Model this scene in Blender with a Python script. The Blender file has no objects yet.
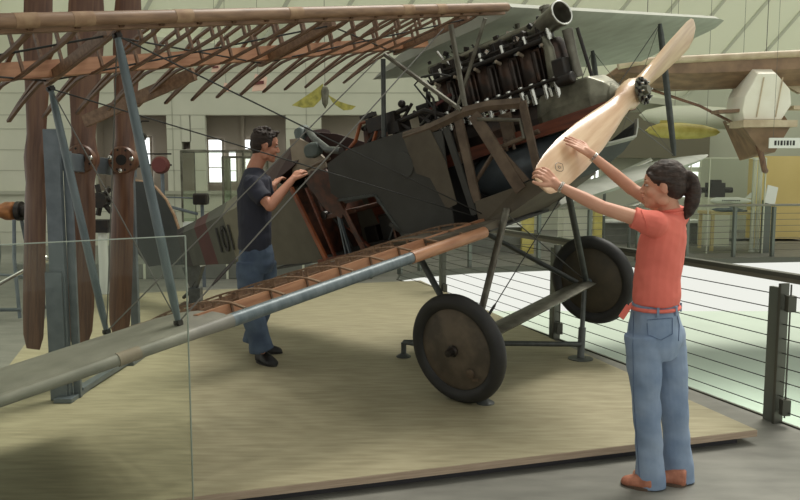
import bpy, bmesh, math, random
from mathutils import Vector as V, Matrix as M, Quaternion
random.seed(4)
C = bpy.context.scene.collection
PI = math.pi
sin, cos = math.sin, math.cos

# ------------------------------------------------------------------ camera
F = 779.4; TILT = 0.10736; EYE = V((0, 0, 1.63))
cd = bpy.data.cameras.new('camera'); cam = bpy.data.objects.new('camera', cd); C.objects.link(cam)
cd.sensor_width = 36; cd.lens = F/800*36; cam.location = EYE; cam.rotation_euler = (PI/2-TILT, 0, 0)
cd.clip_end = 200
bpy.context.scene.camera = cam

def at(px, py, Y):
    a = (px-400)/F; b = (250-py)/F
    d = V((a, cos(TILT)+b*sin(TILT), -sin(TILT)+b*cos(TILT)))
    return EYE + d*(Y/d.y)
def onz(px, py, z):
    a = (px-400)/F; b = (250-py)/F
    d = V((a, cos(TILT)+b*sin(TILT), -sin(TILT)+b*cos(TILT)))
    return EYE + d*((z-EYE.z)/d.z)

# ------------------------------------------------------------------ materials
def srgb(c):
    return tuple(((x/255)/12.92 if x/255 <= .04045 else ((x/255+.055)/1.055)**2.4) for x in c)+(1,)
def mat(name, c, rough=.6, metal=0, c2=None, scale=8, stretch=(1,1,1), bump=0, bscale=None, detail=6, lo=.35, hi=.65, spec=.5, world=False):
    m = bpy.data.materials.new(name); m.use_nodes = True
    nt = m.node_tree; b = nt.nodes['Principled BSDF']
    b.inputs['Roughness'].default_value = rough; b.inputs['Metallic'].default_value = metal
    b.inputs['Specular IOR Level'].default_value = spec
    b.inputs['Base Color'].default_value = srgb(c)
    tc = nt.nodes.new('ShaderNodeTexCoord'); mp = nt.nodes.new('ShaderNodeMapping')
    nt.links.new(tc.outputs['Object'], mp.inputs['Vector']); mp.inputs['Scale'].default_value = stretch
    if c2:
        n = nt.nodes.new('ShaderNodeTexNoise'); n.inputs['Scale'].default_value = scale; n.inputs['Detail'].default_value = detail
        r = nt.nodes.new('ShaderNodeValToRGB'); r.color_ramp.elements[0].position = lo; r.color_ramp.elements[1].position = hi
        r.color_ramp.elements[0].color = srgb(c); r.color_ramp.elements[1].color = srgb(c2)
        nt.links.new(mp.outputs[0], n.inputs['Vector']); nt.links.new(n.outputs['Fac'], r.inputs['Fac'])
        nt.links.new(r.outputs['Color'], b.inputs['Base Color'])
    if bump:
        n2 = nt.nodes.new('ShaderNodeTexNoise'); n2.inputs['Scale'].default_value = bscale or scale; n2.inputs['Detail'].default_value = 8
        bp = nt.nodes.new('ShaderNodeBump'); bp.inputs['Strength'].default_value = bump; bp.inputs['Distance'].default_value = .01
        nt.links.new(mp.outputs[0], n2.inputs['Vector']); nt.links.new(n2.outputs['Fac'], bp.inputs['Height'])
        nt.links.new(bp.outputs[0], b.inputs['Normal'])
    return m
def emis(name, c, s):
    m = bpy.data.materials.new(name); m.use_nodes = True; b = m.node_tree.nodes['Principled BSDF']
    b.inputs['Base Color'].default_value = srgb(c); b.inputs['Emission Color'].default_value = srgb(c); b.inputs['Emission Strength'].default_value = s
    return m
def glassy(name, tint, gloss=.08):
    m = bpy.data.materials.new(name); m.use_nodes = True; nt = m.node_tree; nt.nodes.remove(nt.nodes['Principled BSDF'])
    t = nt.nodes.new('ShaderNodeBsdfTransparent'); t.inputs[0].default_value = srgb(tint)
    g = nt.nodes.new('ShaderNodeBsdfGlossy'); g.inputs['Roughness'].default_value = .02; g.inputs[0].default_value = (.8, .85, .8, 1)
    fr = nt.nodes.new('ShaderNodeFresnel'); fr.inputs[0].default_value = 1.25
    x = nt.nodes.new('ShaderNodeMixShader'); nt.links.new(fr.outputs[0], x.inputs[0]); nt.links.new(t.outputs[0], x.inputs[1]); nt.links.new(g.outputs[0], x.inputs[2])
    nt.links.new(x.outputs[0], nt.nodes['Material Output'].inputs['Surface'])
    return m

def frosty():
    m = glassy('frosted_acrylic', (250,252,250)); nt = m.node_tree; o_ = nt.nodes['Material Output']; src = o_.inputs['Surface'].links[0].from_socket
    d = nt.nodes.new('ShaderNodeBsdfDiffuse'); d.inputs[0].default_value = (.85,.87,.85,1); x = nt.nodes.new('ShaderNodeMixShader'); x.inputs[0].default_value = .42
    nt.links.new(src, x.inputs[1]); nt.links.new(d.outputs[0], x.inputs[2]); nt.links.new(x.outputs[0], o_.inputs['Surface']); return m
def trans(name, c, f):
    m = mat(name, c, .8); nt = m.node_tree; b = nt.nodes['Principled BSDF']
    t = nt.nodes.new('ShaderNodeBsdfTranslucent'); t.inputs[0].default_value = srgb(c); x = nt.nodes.new('ShaderNodeMixShader'); x.inputs[0].default_value = f
    nt.links.new(b.outputs[0], x.inputs[1]); nt.links.new(t.outputs[0], x.inputs[2]); nt.links.new(x.outputs[0], nt.nodes['Material Output'].inputs['Surface'])
    return m
K = {}
K['lamwood'] = mat('platform_top', (166,158,130), .5, c2=(138,130,104), scale=5, stretch=(.9,5.5,3), bump=.05, bscale=30, lo=.3, hi=.75, spec=.3, detail=12)
K['edge'] = mat('platform_edge', (178,158,138), .6, c2=(160,140,120), scale=6, stretch=(1,1,20))
K['plinth'] = mat('plinth_dark', (52,50,54), .6)
K['floor'] = mat('grey_floor', (128,127,119), .5, c2=(112,111,104), scale=3, stretch=(1,3,1), bump=.03, bscale=60, spec=.3)
K['slab'] = mat('slab_edge', (120,122,112), .6, c2=(105,107,98), scale=4)
K['white'] = mat('white_lower', (172,184,168), .7, c2=(166,178,162), scale=.6)
K['wall'] = mat('pale_wall', (198,198,178), .8, c2=(190,191,171), scale=1.5)
K['joint'] = mat('wall_joint', (164,164,146), .8); K['seam'] = mat('roof_seam', (186,188,170), .8)
K['taupe'] = mat('taupe', (164,154,140), .8, c2=(152,142,128), scale=1)
K['roof'] = trans('roof_membrane', (220,222,206), .50)
K['roofrib'] = mat('roof_rib', (150,155,132), .8)
K['olive'] = mat('olive_band', (112,108,88), .8)
K['steel'] = mat('grey_steel', (112,120,126), .38, .35, c2=(98,106,112), scale=12, bump=.02)
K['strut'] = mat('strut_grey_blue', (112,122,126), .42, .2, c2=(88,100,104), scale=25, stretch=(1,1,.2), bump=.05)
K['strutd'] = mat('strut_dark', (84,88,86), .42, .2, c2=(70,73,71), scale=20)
K['metal'] = mat('aged_metal', (122,120,108), .4, .5, c2=(94,90,80), scale=14, bump=.1)
K['strip'] = mat('metal_strip', (116,100,84), .5, .3, c2=(88,74,62), scale=10, bump=.05)
K['chrome'] = mat('bright_metal', (205,205,198), .22, .9)
K['alu'] = mat('cast_alu', (124,122,106), .42, .6, c2=(84,82,70), scale=9, bump=.25, bscale=30)
K['black'] = mat('black_metal', (34,33,32), .45, .3, c2=(48,40,34), scale=18, bump=.1)
K['wire'] = mat('wire_dark', (48,48,46), .5, .3)
K['wirel'] = mat('wire_grey', (96,94,88), .5, .3)
K['maroon'] = mat('dark_maroon', (56,34,30), .7)
K['cyl'] = mat('cylinder_dark', (54,47,43), .34, .55, c2=(92,66,52), scale=9, lo=.5, hi=.75, bump=.25, bscale=25)
K['ply'] = mat('dark_ply', (66,66,62), .72, c2=(58,57,53), scale=5, bump=.06, bscale=30)
K['ply2'] = mat('grey_brown_sheet', (94,86,72), .72, c2=(80,72,60), scale=6, bump=.08, bscale=20)
K['rib'] = mat('rib_wood', (124,94,70), .5, c2=(96,70,52), scale=10, stretch=(1,5,5), bump=.05)
K['spar'] = mat('spar_wood', (182,134,100), .45, c2=(156,108,78), scale=8, stretch=(5,.6,5), bump=.05)
K['le'] = mat('leading_wood', (142,112,86), .5, c2=(114,86,64), scale=14, stretch=(3,.5,3), bump=.08)
K['wrap'] = mat('tape_wrap', (158,130,100), .7, c2=(136,106,80), scale=20)
K['redwood'] = mat('red_brown_beam', (118,62,40), .45, c2=(88,46,32), scale=8, stretch=(.6,5,5))
K['cockwood'] = mat('orange_brown_frame', (156,88,52), .45, c2=(118,62,38), scale=8)
K['leather'] = mat('brown_leather', (96,58,40), .5, c2=(60,40,32), scale=14, bump=.2)
K['tan'] = mat('tan_panel', (150,138,120), .7, c2=(128,116,100), scale=7)
K['pad'] = mat('grey_pad', (88,98,94), .6, c2=(70,80,76), scale=12, bump=.1)
K['fabric'] = mat('doped_fabric', (158,160,148), .7, c2=(144,146,134), scale=5, bump=.03)
K['fabricn'] = mat('near_fabric', (138,135,124), .5, c2=(116,114,104), scale=7, bump=.12, bscale=9)
K['tail'] = mat('tail_fabric', (50,54,52), .7, c2=(42,45,44), scale=6)
K['tyre'] = mat('tyre_rubber', (36,36,36), .6, c2=(46,45,44), scale=8, bump=.05)
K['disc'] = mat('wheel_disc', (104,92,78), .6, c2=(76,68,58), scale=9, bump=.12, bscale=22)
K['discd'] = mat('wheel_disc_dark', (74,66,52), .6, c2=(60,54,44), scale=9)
K['prop'] = mat('propeller_maple', (212,184,150), .28, c2=(178,138,104), scale=2.2, stretch=(12,1.0,5), lo=.35, hi=.75, spec=.6)
K['propd'] = mat('dark_propeller_wood', (122,88,66), .42, c2=(92,62,48), scale=4, stretch=(10,4,.7), bump=.04)
K['brass'] = mat('orange_brass', (168,112,66), .4, .4, c2=(130,84,52), scale=10)
K['yellow'] = mat('yellow_paint', (206,194,112), .5, c2=(176,160,76), scale=5)
K['yfab'] = mat('yellow_blades', (178,170,84), .6, c2=(138,134,62), scale=18)
K['mustard'] = mat('mustard_wall', (212,190,124), .7, c2=(202,180,112), scale=1)
K['pwood'] = mat('pale_wood', (196,176,124), .5)
K['ivory'] = mat('ivory_cowl', (232,228,212), .4, c2=(224,218,198), scale=3)
K['mono'] = mat('brown_mono_wing', (140,112,86), .5, c2=(110,86,66), scale=4, stretch=(1,3,1))
K['monole'] = mat('pale_mono_edge', (196,180,152), .5, c2=(172,152,124), scale=5)
K['palegreen'] = mat('pale_green_paint', (210,212,190), .5)
K['railm'] = mat('rail_metal', (88,88,80), .4, .4)
K['railp'] = mat('rail_post', (104,110,102), .45, .3)
K['railtop'] = mat('rail_top_light', (126,124,112), .4, .3)
K['glass'] = glassy('clear_glass', (250,252,248))
K['glassg'] = glassy('green_glass', (224,236,224))
K['frost'] = frosty()
K['gedge'] = mat('glass_edge', (150,160,148), .3)
K['lit'] = emis('window_light', (240,244,246), 1.6)
K['dark'] = mat('dark_void', (40,38,36), .8)
K['whitep'] = mat('white_paint', (224,226,218), .5)
K['red'] = mat('red_paint', (104,50,46), .6)
K['pink'] = mat('pale_pink_cloth', (226,190,170), .7); K['jseam'] = mat('jeans_seam', (92,110,138), .85)
K['skin'] = mat('skin', (196,142,118), .5, c2=(184,128,104), scale=9, spec=.35)
K['skinw'] = mat('skin_light', (206,156,130), .5, c2=(196,142,118), scale=9, spec=.35)
K['lips'] = mat('lips', (164,92,84), .5)
K['eye'] = mat('eye_white', (176,166,156), .4); K['iris'] = mat('iris', (50,34,26), .3)
K['hair'] = mat('dark_hair', (36,27,22), .75, c2=(54,41,34), scale=14, stretch=(1,1,5), bump=.6, bscale=26)
K['hairw'] = mat('brown_hair', (40,29,24), .68, c2=(60,44,35), scale=22, stretch=(1,1,3), bump=.6, bscale=30)
K['navy'] = mat('navy_shirt', (46,48,62), .85, c2=(40,42,54), scale=6, bump=.3, bscale=9)
K['coral'] = mat('coral_shirt', (226,118,102), .85, c2=(216,108,94), scale=5, bump=.45, bscale=8)
K['jeans'] = mat('blue_jeans', (148,164,186), .85, c2=(114,134,162), scale=6, bump=.5, bscale=10, lo=.3, hi=.7)
K['jeansd'] = mat('dark_jeans', (84,100,120), .85, c2=(62,76,98), scale=7, bump=.5, bscale=10)
K['shoe'] = mat('black_shoe', (28,27,27), .6); K['clog'] = mat('terracotta_shoe', (188,124,98), .6, c2=(160,100,78), scale=30)
K['sole'] = mat('shoe_sole', (92,72,58), .7)
K['ink'] = mat('faded_black_paint', (40,38,36), .7)

# fuselage skin: painted bands along the tail
def band_mat():
    m = bpy.data.materials.new('fuselage_skin'); m.use_nodes = True; nt = m.node_tree; b = nt.nodes['Principled BSDF']
    b.inputs['Roughness'].default_value = .7
    tc = nt.nodes.new('ShaderNodeTexCoord'); sp = nt.nodes.new('ShaderNodeSeparateXYZ'); nt.links.new(tc.outputs['Object'], sp.inputs[0])
    mul = nt.nodes.new('ShaderNodeMath'); mul.operation = 'MULTIPLY_ADD'; mul.inputs[1].default_value = .12
    nt.links.new(sp.outputs['Z'], mul.inputs[0]); nt.links.new(sp.outputs['X'], mul.inputs[2])
    mr = nt.nodes.new('ShaderNodeMapRange'); mr.inputs['From Min'].default_value = -4.6; mr.inputs['From Max'].default_value = -1.4
    nt.links.new(mul.outputs[0], mr.inputs['Value'])
    r = nt.nodes.new('ShaderNodeValToRGB'); r.color_ramp.interpolation = 'CONSTANT'
    el = [(-4.6,(56,52,48)),(-4.05,(82,84,74)),(-3.72,(88,48,44)),(-3.42,(88,88,76)),(-3.0,(124,120,100)),(-2.55,(104,98,82))]
    r.color_ramp.elements[0].position = 0; r.color_ramp.elements[0].color = srgb(el[0][1])
    r.color_ramp.elements[1].position = (el[1][0]+4.6)/3.2; r.color_ramp.elements[1].color = srgb(el[1][1])
    for x, c in el[2:]:
        e = r.color_ramp.elements.new((x+4.6)/3.2); e.color = srgb(c)
    nt.links.new(mr.outputs[0], r.inputs[0])
    n = nt.nodes.new('ShaderNodeTexNoise'); n.inputs['Scale'].default_value = 6; n.inputs['Detail'].default_value = 6
    nt.links.new(tc.outputs['Object'], n.inputs['Vector'])
    mx = nt.nodes.new('ShaderNodeMixRGB'); mx.blend_type = 'MULTIPLY'; mx.inputs[0].default_value = .5
    nt.links.new(r.outputs[0], mx.inputs[1]); nt.links.new(n.outputs['Fac'], mx.inputs[2])
    nt.links.new(mx.outputs[0], b.inputs['Base Color'])
    return m
K['skinf'] = band_mat()

# ------------------------------------------------------------------ mesh helpers
class MB:
    def __init__(s): s.v = []; s.f = []; s.sm = []
    def add(s, vs, fs, smooth=False):
        o = len(s.v); s.v += [tuple(v) for v in vs]; s.f += [tuple(o+i for i in f) for f in fs]; s.sm += [smooth]*len(fs); return s
    def box(s, c, d, rot=None):
        c = V(c); x, y, z = d[0]/2, d[1]/2, d[2]/2
        vs = [V((a*x, b*y, e*z)) for a in (-1,1) for b in (-1,1) for e in (-1,1)]
        if rot is not None: vs = [rot @ v for v in vs]
        return s.add([c+v for v in vs], [(0,1,3,2),(4,6,7,5),(0,4,5,1),(2,3,7,6),(0,2,6,4),(1,5,7,3)])
    def beam(s, p, q, w, h, up=(0,0,1)):
        p, q = V(p), V(q); d = (q-p); L = d.length; d.normalize(); u = V(up); sd = d.cross(u)
        if sd.length < 1e-4: sd = d.cross(V((0,1,0)))
        sd.normalize(); u = sd.cross(d)
        vs = [e + sd*(a*w/2) + u*(b*h/2) for e in (p, q) for a in (-1,1) for b in (-1,1)]
        return s.add(vs, [(0,1,3,2),(4,6,7,5),(0,4,5,1),(2,3,7,6),(0,2,6,4),(1,5,7,3)])
    def tube(s, pts, r, n=10, flat=1.0, up=None, caps=True):
        pts = [V(p) for p in pts]; m = len(pts); rs = r if isinstance(r, (list, tuple)) else [r]*m
        vs = []; prev = V(up) if up else None
        for i, p in enumerate(pts):
            d = (pts[min(i+1, m-1)]-pts[max(i-1, 0)]).normalized()
            if prev is None: prev = V((0,0,1)) if abs(d.z) < .9 else V((1,0,0))
            a = (prev - d*prev.dot(d))
            if a.length < 1e-5: a = d.orthogonal()
            a.normalize(); b = d.cross(a); prev = a
            for k in range(n):
                t = 2*PI*k/n; vs.append(p + a*(rs[i]*cos(t)) + b*(rs[i]*flat*sin(t)))
        fs = []
        for i in range(m-1):
            for k in range(n):
                fs.append((i*n+k, i*n+(k+1) % n, (i+1)*n+(k+1) % n, (i+1)*n+k))
        s.add(vs, fs, True)
        if caps:
            o = len(s.v)-len(vs)
            s.f.append(tuple(o+k for k in reversed(range(n)))); s.sm.append(False)
            s.f.append(tuple(o+(m-1)*n+k for k in range(n))); s.sm.append(False)
        return s
    def lathe(s, p, ax, prof, n=24):   # prof: list of (dist along axis, radius)
        p = V(p); ax = V(ax).normalized(); a = ax.orthogonal().normalized(); b = ax.cross(a); vs = []
        for (h, r) in prof:
            for k in range(n):
                t = 2*PI*k/n; vs.append(p+ax*h+(a*cos(t)+b*sin(t))*max(r, 1e-4))
        fs = []
        for i in range(len(prof)-1):
            for k in range(n):
                fs.append((i*n+k, i*n+(k+1) % n, (i+1)*n+(k+1) % n, (i+1)*n+k))
        s.add(vs, fs, True); return s
    def loft(s, secs, smooth=False, caps=True):
        n = len(secs[0]); vs = [v for q in secs for v in q]; fs = []
        for i in range(len(secs)-1):
            for k in range(n):
                fs.append((i*n+k, i*n+(k+1) % n, (i+1)*n+(k+1) % n, (i+1)*n+k))
        s.add(vs, fs, smooth)
        if caps:
            o = len(s.v)-len(vs)
            s.f.append(tuple(o+k for k in reversed(range(n)))); s.sm.append(False)
            s.f.append(tuple(o+(len(secs)-1)*n+k for k in range(n))); s.sm.append(False)
        return s
    def prism(s, poly, f0, f1):        # poly 2-D, f0/f1 map (a,b)->3-D
        a = [V(f0(*p)) for p in poly]; b = [V(f1(*p)) for p in poly]; n = len(poly)
        return s.add(a+b, [tuple(range(n)), tuple(reversed(range(n, 2*n)))]+[(i, (i+1) % n+0, n+(i+1) % n, n+i) for i in range(n)])
    def torus(s, c, ax, R, r, n=48, m=14, arc=1.0):
        c = V(c); ax = V(ax).normalized(); a = ax.orthogonal().normalized(); b = ax.cross(a); vs = []; fs = []
        for i in range(n):
            t = 2*PI*i/n; u = a*cos(t)+b*sin(t)
            for k in range(m):
                q = 2*PI*k/m; vs.append(c+u*(R+r*cos(q))+ax*(r*sin(q)))
        for i in range(n):
            for k in range(m):
                fs.append((i*m+k, ((i+1) % n)*m+k, ((i+1) % n)*m+(k+1) % m, i*m+(k+1) % m))
        return s.add(vs, fs, True)
    def ball(s, c, r, n=12, rot=None):
        c = V(c); rr = V(r) if not isinstance(r, (int, float)) else V((r, r, r)); vs = []; fs = []; m = n//2+1
        for i in range(m+1):
            ph = PI*i/m
            for k in range(n):
                t = 2*PI*k/n; q = V((rr.x*sin(ph)*cos(t), rr.y*sin(ph)*sin(t), rr.z*cos(ph)))
                if rot is not None: q = rot @ q
                vs.append(c+q)
        for i in range(m):
            for k in range(n): fs.append((i*n+k, (i+1)*n+k, (i+1)*n+(k+1) % n, i*n+(k+1) % n))
        return s.add(vs, fs, True)
    def mesh(s, name, m, bevel=0):
        me = bpy.data.meshes.new(name); me.from_pydata(s.v, [], s.f); me.update()
        bm = bmesh.new(); bm.from_mesh(me); bmesh.ops.remove_doubles(bm, verts=bm.verts, dist=1e-5)
        bmesh.ops.recalc_face_normals(bm, faces=bm.faces)
        bm.to_mesh(me); bm.free()
        if any(s.sm):
            me.polygons.foreach_set('use_smooth', [True]*len(me.polygons))
            try: me.set_sharp_from_angle(angle=math.radians(42))
            except Exception: pass
        if m: me.materials.append(m)
        return me
def obj(name, mb, m, parent=None, bevel=0, label=None):
    me = mb.mesh(name, m) if isinstance(mb, MB) else mb
    o = bpy.data.objects.new(name, me); C.objects.link(o)
    if parent: o.parent = parent
    if bevel:
        b = o.modifiers.new('bevel', 'BEVEL'); b.width = bevel; b.segments = 2; b.limit_method = 'ANGLE'
    if label: o['label'] = label
    return o
def copyo(o, parent=None):
    c = o.copy(); C.objects.link(c)
    if parent: c.parent = parent
    for ch in list(o.children): copyo(ch, c)
    return c
def tag(o, label, cat, group=None, kind=None):
    o['label'] = label; o['category'] = cat
    if group: o['group'] = group
    if kind: o['kind'] = kind
    return o
def thing(name, label, cat, loc=(0,0,0), rz=0, group=None):
    o = bpy.data.objects.new(name, None); C.objects.link(o); o.location = loc; o.rotation_euler = (0,0,rz); o.empty_display_size = .1
    return tag(o, label, cat, group)
def struct(name, mb, m, parent=None):
    o = obj(name, mb, m, parent)
    if not parent: o['kind'] = 'structure'
    return o
def loc(mbf, origin):  # shift mesh so that its coordinates are relative to origin
    o = V(origin); mbf.v = [tuple(V(v)-o) for v in mbf.v]; return mbf

#@@ENV
#@@PLANE
#@@PEOPLE
#@@LIGHT
# ================================================================== SETTING
ZP = .085
PA = V((2.105, 4.45, 0)); PU = V((-.957, -.29, 0)); PV = V((-.29, .957, 0)); PW, PL = 4.5, 6.3
# near floor slab with the atrium opening on the right
R0 = V((2.48, 4.69, 0)); RD = V((-.365, .931, 0))
fpoly = [(-13,-4), (5.9,-4), (R0-RD*8)[:2], (R0+RD*6.9)[:2], (.0,11.6), (.31,11.95), (1.13,12.42), (2.3,12.72), (4.1,13.25), (6,13.75), (9,14.2), (15,14.9), (15,26), (-13,26)]
struct('floor', MB().prism(fpoly, lambda a,b:(a,b,0), lambda a,b:(a,b,-.09)), K['floor'])
struct('trim_1', MB().beam(R0-RD*8+V((.012,0,-.02)), R0+RD*6.9+V((.012,0,-.02)), .02, .06), K['railm'])
m = MB()
ed = fpoly[3:12]
for a, b in zip(ed[:-1], ed[1:]): m.beam((a[0],a[1]-.01,-.03), (b[0],b[1]-.01,-.03), .03, .08)
struct('trim_2', m, K['railm'])
struct('floor_lower', MB().box((6,8,-4.1), (40,44,.2)), K['white'])
# back wall with recesses
def wallx(px, Y=16): return (px-400)/F*Y
m = MB()
W0, ZS, ZO, ZT = 16, 1.12, 2.66, 4.6
m.box((-6.5, W0+.07, ZS/2), (15,.14,ZS)); m.box((-6.5, W0+.07, (ZO+ZT)/2), (15,.14,ZT-ZO))
for a, b in ((-14, wallx(97)), (wallx(169), wallx(183.5)), (wallx(192), wallx(207)), (wallx(287), wallx(322)), (wallx(430), 1)):
    m.box(((a+b)/2, W0+.07, (ZS+ZO)/2), (b-a,.14,ZO-ZS))
m.box((wallx(188), W0+.07, (2.12+ZO)/2), (.2,.14,ZO-2.12))
m.box((wallx(188), W0+.07, 1.2), (.2,.14,.2))
struct('wall_back', m, K['wall'])
m = MB()
for z in (.28,.7,1.12,1.54,1.96,2.38,2.66,3.1,3.5):
    for a, b in ((-14, wallx(97)), (wallx(169), wallx(207)), (wallx(287), wallx(322))):
        if z == 1.12 or z >= 2.66 or z < 1: continue
        if a < -4.8 and a > -5: 
            m.box(((a+wallx(183))/2, W0-.003, z), (wallx(183)-a,.008,.016)); m.box(((b+wallx(192.4))/2, W0-.003, z), (b-wallx(192.4),.008,.016))
        else: m.box(((a+b)/2, W0-.003, z), (b-a,.008,.016))
    if z in (.28,.7,2.66,3.1,3.5): m.box((-6.5, W0-.003, z), (15,.008,.016))
for x in (-11,-8.4,-6.6,-4.62,-1.9): m.box((x, W0-.003, 1.9), (.016,.008,3.6))
struct('trim_3', m, K['joint'])
m = MB(); m.box((-6.5, W0-.04, ZS-.03), (15,.1,.07)); struct('trim_4', m, K['joint'])
m = MB(); m.box((-6.5, W0+.75, 2), (15,.2,4)); m.box((-6.5, W0+.4, ZO+.06), (15,.6,.1)); m.box((-6.5, W0+.4, ZS-.06), (15,.6,.1))
for x in (-6.2,-4.7,-4.0,-2.3,-1.6,.55): m.box((x+(-.12 if x in (-6.2,-4.0,-1.6) else .12), W0+.4, 1.9), (.1,.6,1.7))
m.box((-3.3, W0+.6, 1.9), (.06,.12,1.6))
struct('wall_recess', m, K['taupe'])
# lit windows at the back of the recesses
wn = 0
for (x0, y0, x1, y1) in ((53,137,74,182), (92,136,103,182), (143,137,151,182), (184,151,192.5,182), (209,139,223,183), (229,150,237,182), (243,139,262,150), (286,139,296,150), (242,158,262,182)):
    Y = W0+.62
    a = at(x0, y1, Y); b = at(x1, y0, Y); wn += 1
    g = obj('window_%d' % wn, MB().box(((a.x+b.x)/2, Y, (a.z+b.z)/2), (b.x-a.x,.03,b.z-a.z)), K['lit']); g['kind'] = 'structure'
    f = MB(); w = .035
    for X in (a.x, b.x): f.box((X, Y-.03, (a.z+b.z)/2), (w,.05,b.z-a.z+w))
    for Z in (a.z, b.z): f.box(((a.x+b.x)/2, Y-.03, Z), (b.x-a.x,.05,w))
    if b.z-a.z > .6: f.box(((a.x+b.x)/2, Y-.03, a.z+.35*(b.z-a.z)), (b.x-a.x,.04,.02))
    obj('window_frame', f, K['taupe'], g)
# right back wall
Y1 = 20
struct('wall_right', MB().box((9.5, Y1+.15, 1.75), (18,.3,3.6)), mat('grey_green_wall', (184,187,166), .8, c2=(174,178,156), scale=.6))
a = at(560,158,Y1-.6); b = at(712,112,Y1-.6)
struct('wall_band', MB().box(((a.x+b.x)/2, Y1-.3, (a.z+b.z)/2), (b.x-a.x,.5,b.z-a.z)), K['olive'])
for (x0, y0, x1, y1) in ((672,150,702,167), (678,172,700,197), (590,168,600,185)):
    a = at(x0, y1, Y1-.1); b = at(x1, y0, Y1-.1); wn += 1
    g = obj('window_%d' % wn, MB().box(((a.x+b.x)/2, Y1-.02, (a.z+b.z)/2), (b.x-a.x,.03,b.z-a.z)), K['lit']); g['kind'] = 'structure'
    f = MB()
    for X in (a.x, (a.x+b.x)/2, b.x): f.box((X, Y1-.05, (a.z+b.z)/2), (.05,.05,b.z-a.z))
    obj('window_frame', f, K['palegreen'], g)
# leaning roof with ribs behind
ra, rb = at(200,42,15.6), at(650,97,19.7); rdir = (rb-ra); rp = [ra-rdir*.95, rb+rdir*.75]; up = V((0,-4.2,7))
m = MB(); m.add([rp[0], rp[1], rp[1]+up, rp[0]+up, rp[0]+V((0,.3,.1)), rp[1]+V((0,.3,.1)), rp[1]+up+V((0,.3,.1)), rp[0]+up+V((0,.3,.1))],
    [(0,1,2,3),(7,6,5,4),(0,4,5,1),(1,5,6,2),(2,6,7,3),(3,7,4,0)])
struct('ceiling', m, K['roof'])
m = MB(); e = (rp[1]-rp[0]).normalized(); nn = e.cross(up).normalized()
if nn.y > 0: nn = -nn
for k in range(26):
    p = rp[0]+e*(-1.6+k*1.2); q = p+up*.99+e*5.2
    if k < 2: continue
    if (q-rp[0]).dot(e) > (rp[1]-rp[0]).length-.3: break
    m.beam(p+nn*.03+up*.01, q+nn*.03, .07, .05, nn)
struct('ceiling_ribs', m, K['seam'])
m = MB(); m.beam(rp[0]+nn*.1, rp[1]+nn*.1, .16, .22, nn); struct('trim_5', m, K['palegreen'])

struct('shade_slab', MB().box((-7.3,-1.3,4.7), (13.4,11.6,.35)), K['slab'])  # unseen slab added overhead to shade the front left of the platform
# ------------------------------------------------------------------ platform
m = MB()
def P4(u, v, z): p = PA+PU*u+PV*v; return V((p.x, p.y, z))
def slab(u0, u1, v0, v1, z0, z1): 
    return MB().loft([[P4(u0,v0,z0),P4(u1,v0,z0),P4(u1,v1,z0),P4(u0,v1,z0)], [P4(u0,v0,z1),P4(u1,v0,z1),P4(u1,v1,z1),P4(u0,v1,z1)]])
plat = thing('display_platform', 'low wide wooden platform that the old biplane stands on', 'platform', P4(PW/2,PL/2,0))
def sub(mb): return loc(mb, plat.location)
obj('platform_base', sub(slab(.1,PW-.1,.05,PL-.1,.0,.045)), K['plinth'], plat)
obj('platform_board', sub(slab(0,PW,0,PL,.045,.083)), K['edge'], plat)
obj('platform_top', sub(slab(.003,PW-.003,.003,PL-.003,.083,ZP)), K['lamwood'], plat)

# ------------------------------------------------------------------ railings
def rail_post(p, d, parent, glassy_=False, h=.9):
    n = V((-d.y, d.x, 0)); m = MB()
    m.beam(p-d*.035, p-d*.035+V((0,0,h)), .02, .07, n); 
    a = obj('post', m, K['railm'], parent)
    m = MB(); m.beam(p+d*.03, p+d*.03+V((0,0,h-.03)), .07, .03, n); obj('post', m, K['railp'], parent)
    m = MB(); m.box(p+V((0,0,.12))-d*.09, (.05,.05,.1)); m.box(p+V((0,0,.78))-d*.09, (.05,.05,.1)); m.tube([p-d*.09+V((0,0,.05)), p-d*.09+V((0,0,h))], .006, 6)
    obj('tensioner', m, K['railm'], parent)
rail = thing('cable_railing', 'dark metal cable railing along the atrium edge beside the platform', 'railing')
dn = RD.normalized(); inn = V((-.02,-.01,0))
SP = (-2.37, .19, 2.75, 5.3)
for s in SP: rail_post(R0+RD*s+inn, dn, rail)
p0, p1 = R0-RD*3.2+inn, R0+RD*6.8+inn
for k in range(9): obj('cable', MB().tube([p0+V((0,0,.09+.092*k)), p1+V((0,0,.09+.092*k))], .0035, 5), K['wire'], rail)
obj('handrail', MB().beam(p0+V((0,0,.955)), p1+V((0,0,.955)), .06, .03), K['railm'], rail, .004)
obj('handrail_bracket', MB().beam(p0+V((0,0,.925)), p1+V((0,0,.925)), .02, .03), K['railtop'], rail)
# far railing
fr = thing('cable_railing', 'grey post and cable railing on the far side of the atrium', 'railing')
fl = [V((x, y, 0)) for x, y in ((.0,11.72),(.31,12.1),(1.13,12.57),(2.3,12.87),(4.1,13.4),(6,13.95),(9,14.4),(14,15))]
for a, b in zip(fl[:-1], fl[1:]):
    L = (b-a).length; d = (b-a)/L; n = max(1, round(L/.85))
    for k in range(n):
        p = a+d*(L*k/n); m = MB(); m.beam(p, p+V((0,0,.9)), .07, .05, d); obj('post', m, K['railp'], fr)
        
for k in range(7):
    obj('cable', MB().tube([p+V((0,0,.12+.11*k)) for p in fl], .004, 4), K['wirel'], fr)
obj('handrail', MB().tube([p+V((0,0,.93)) for p in fl], .022, 8), K['railtop'], fr)

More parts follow.
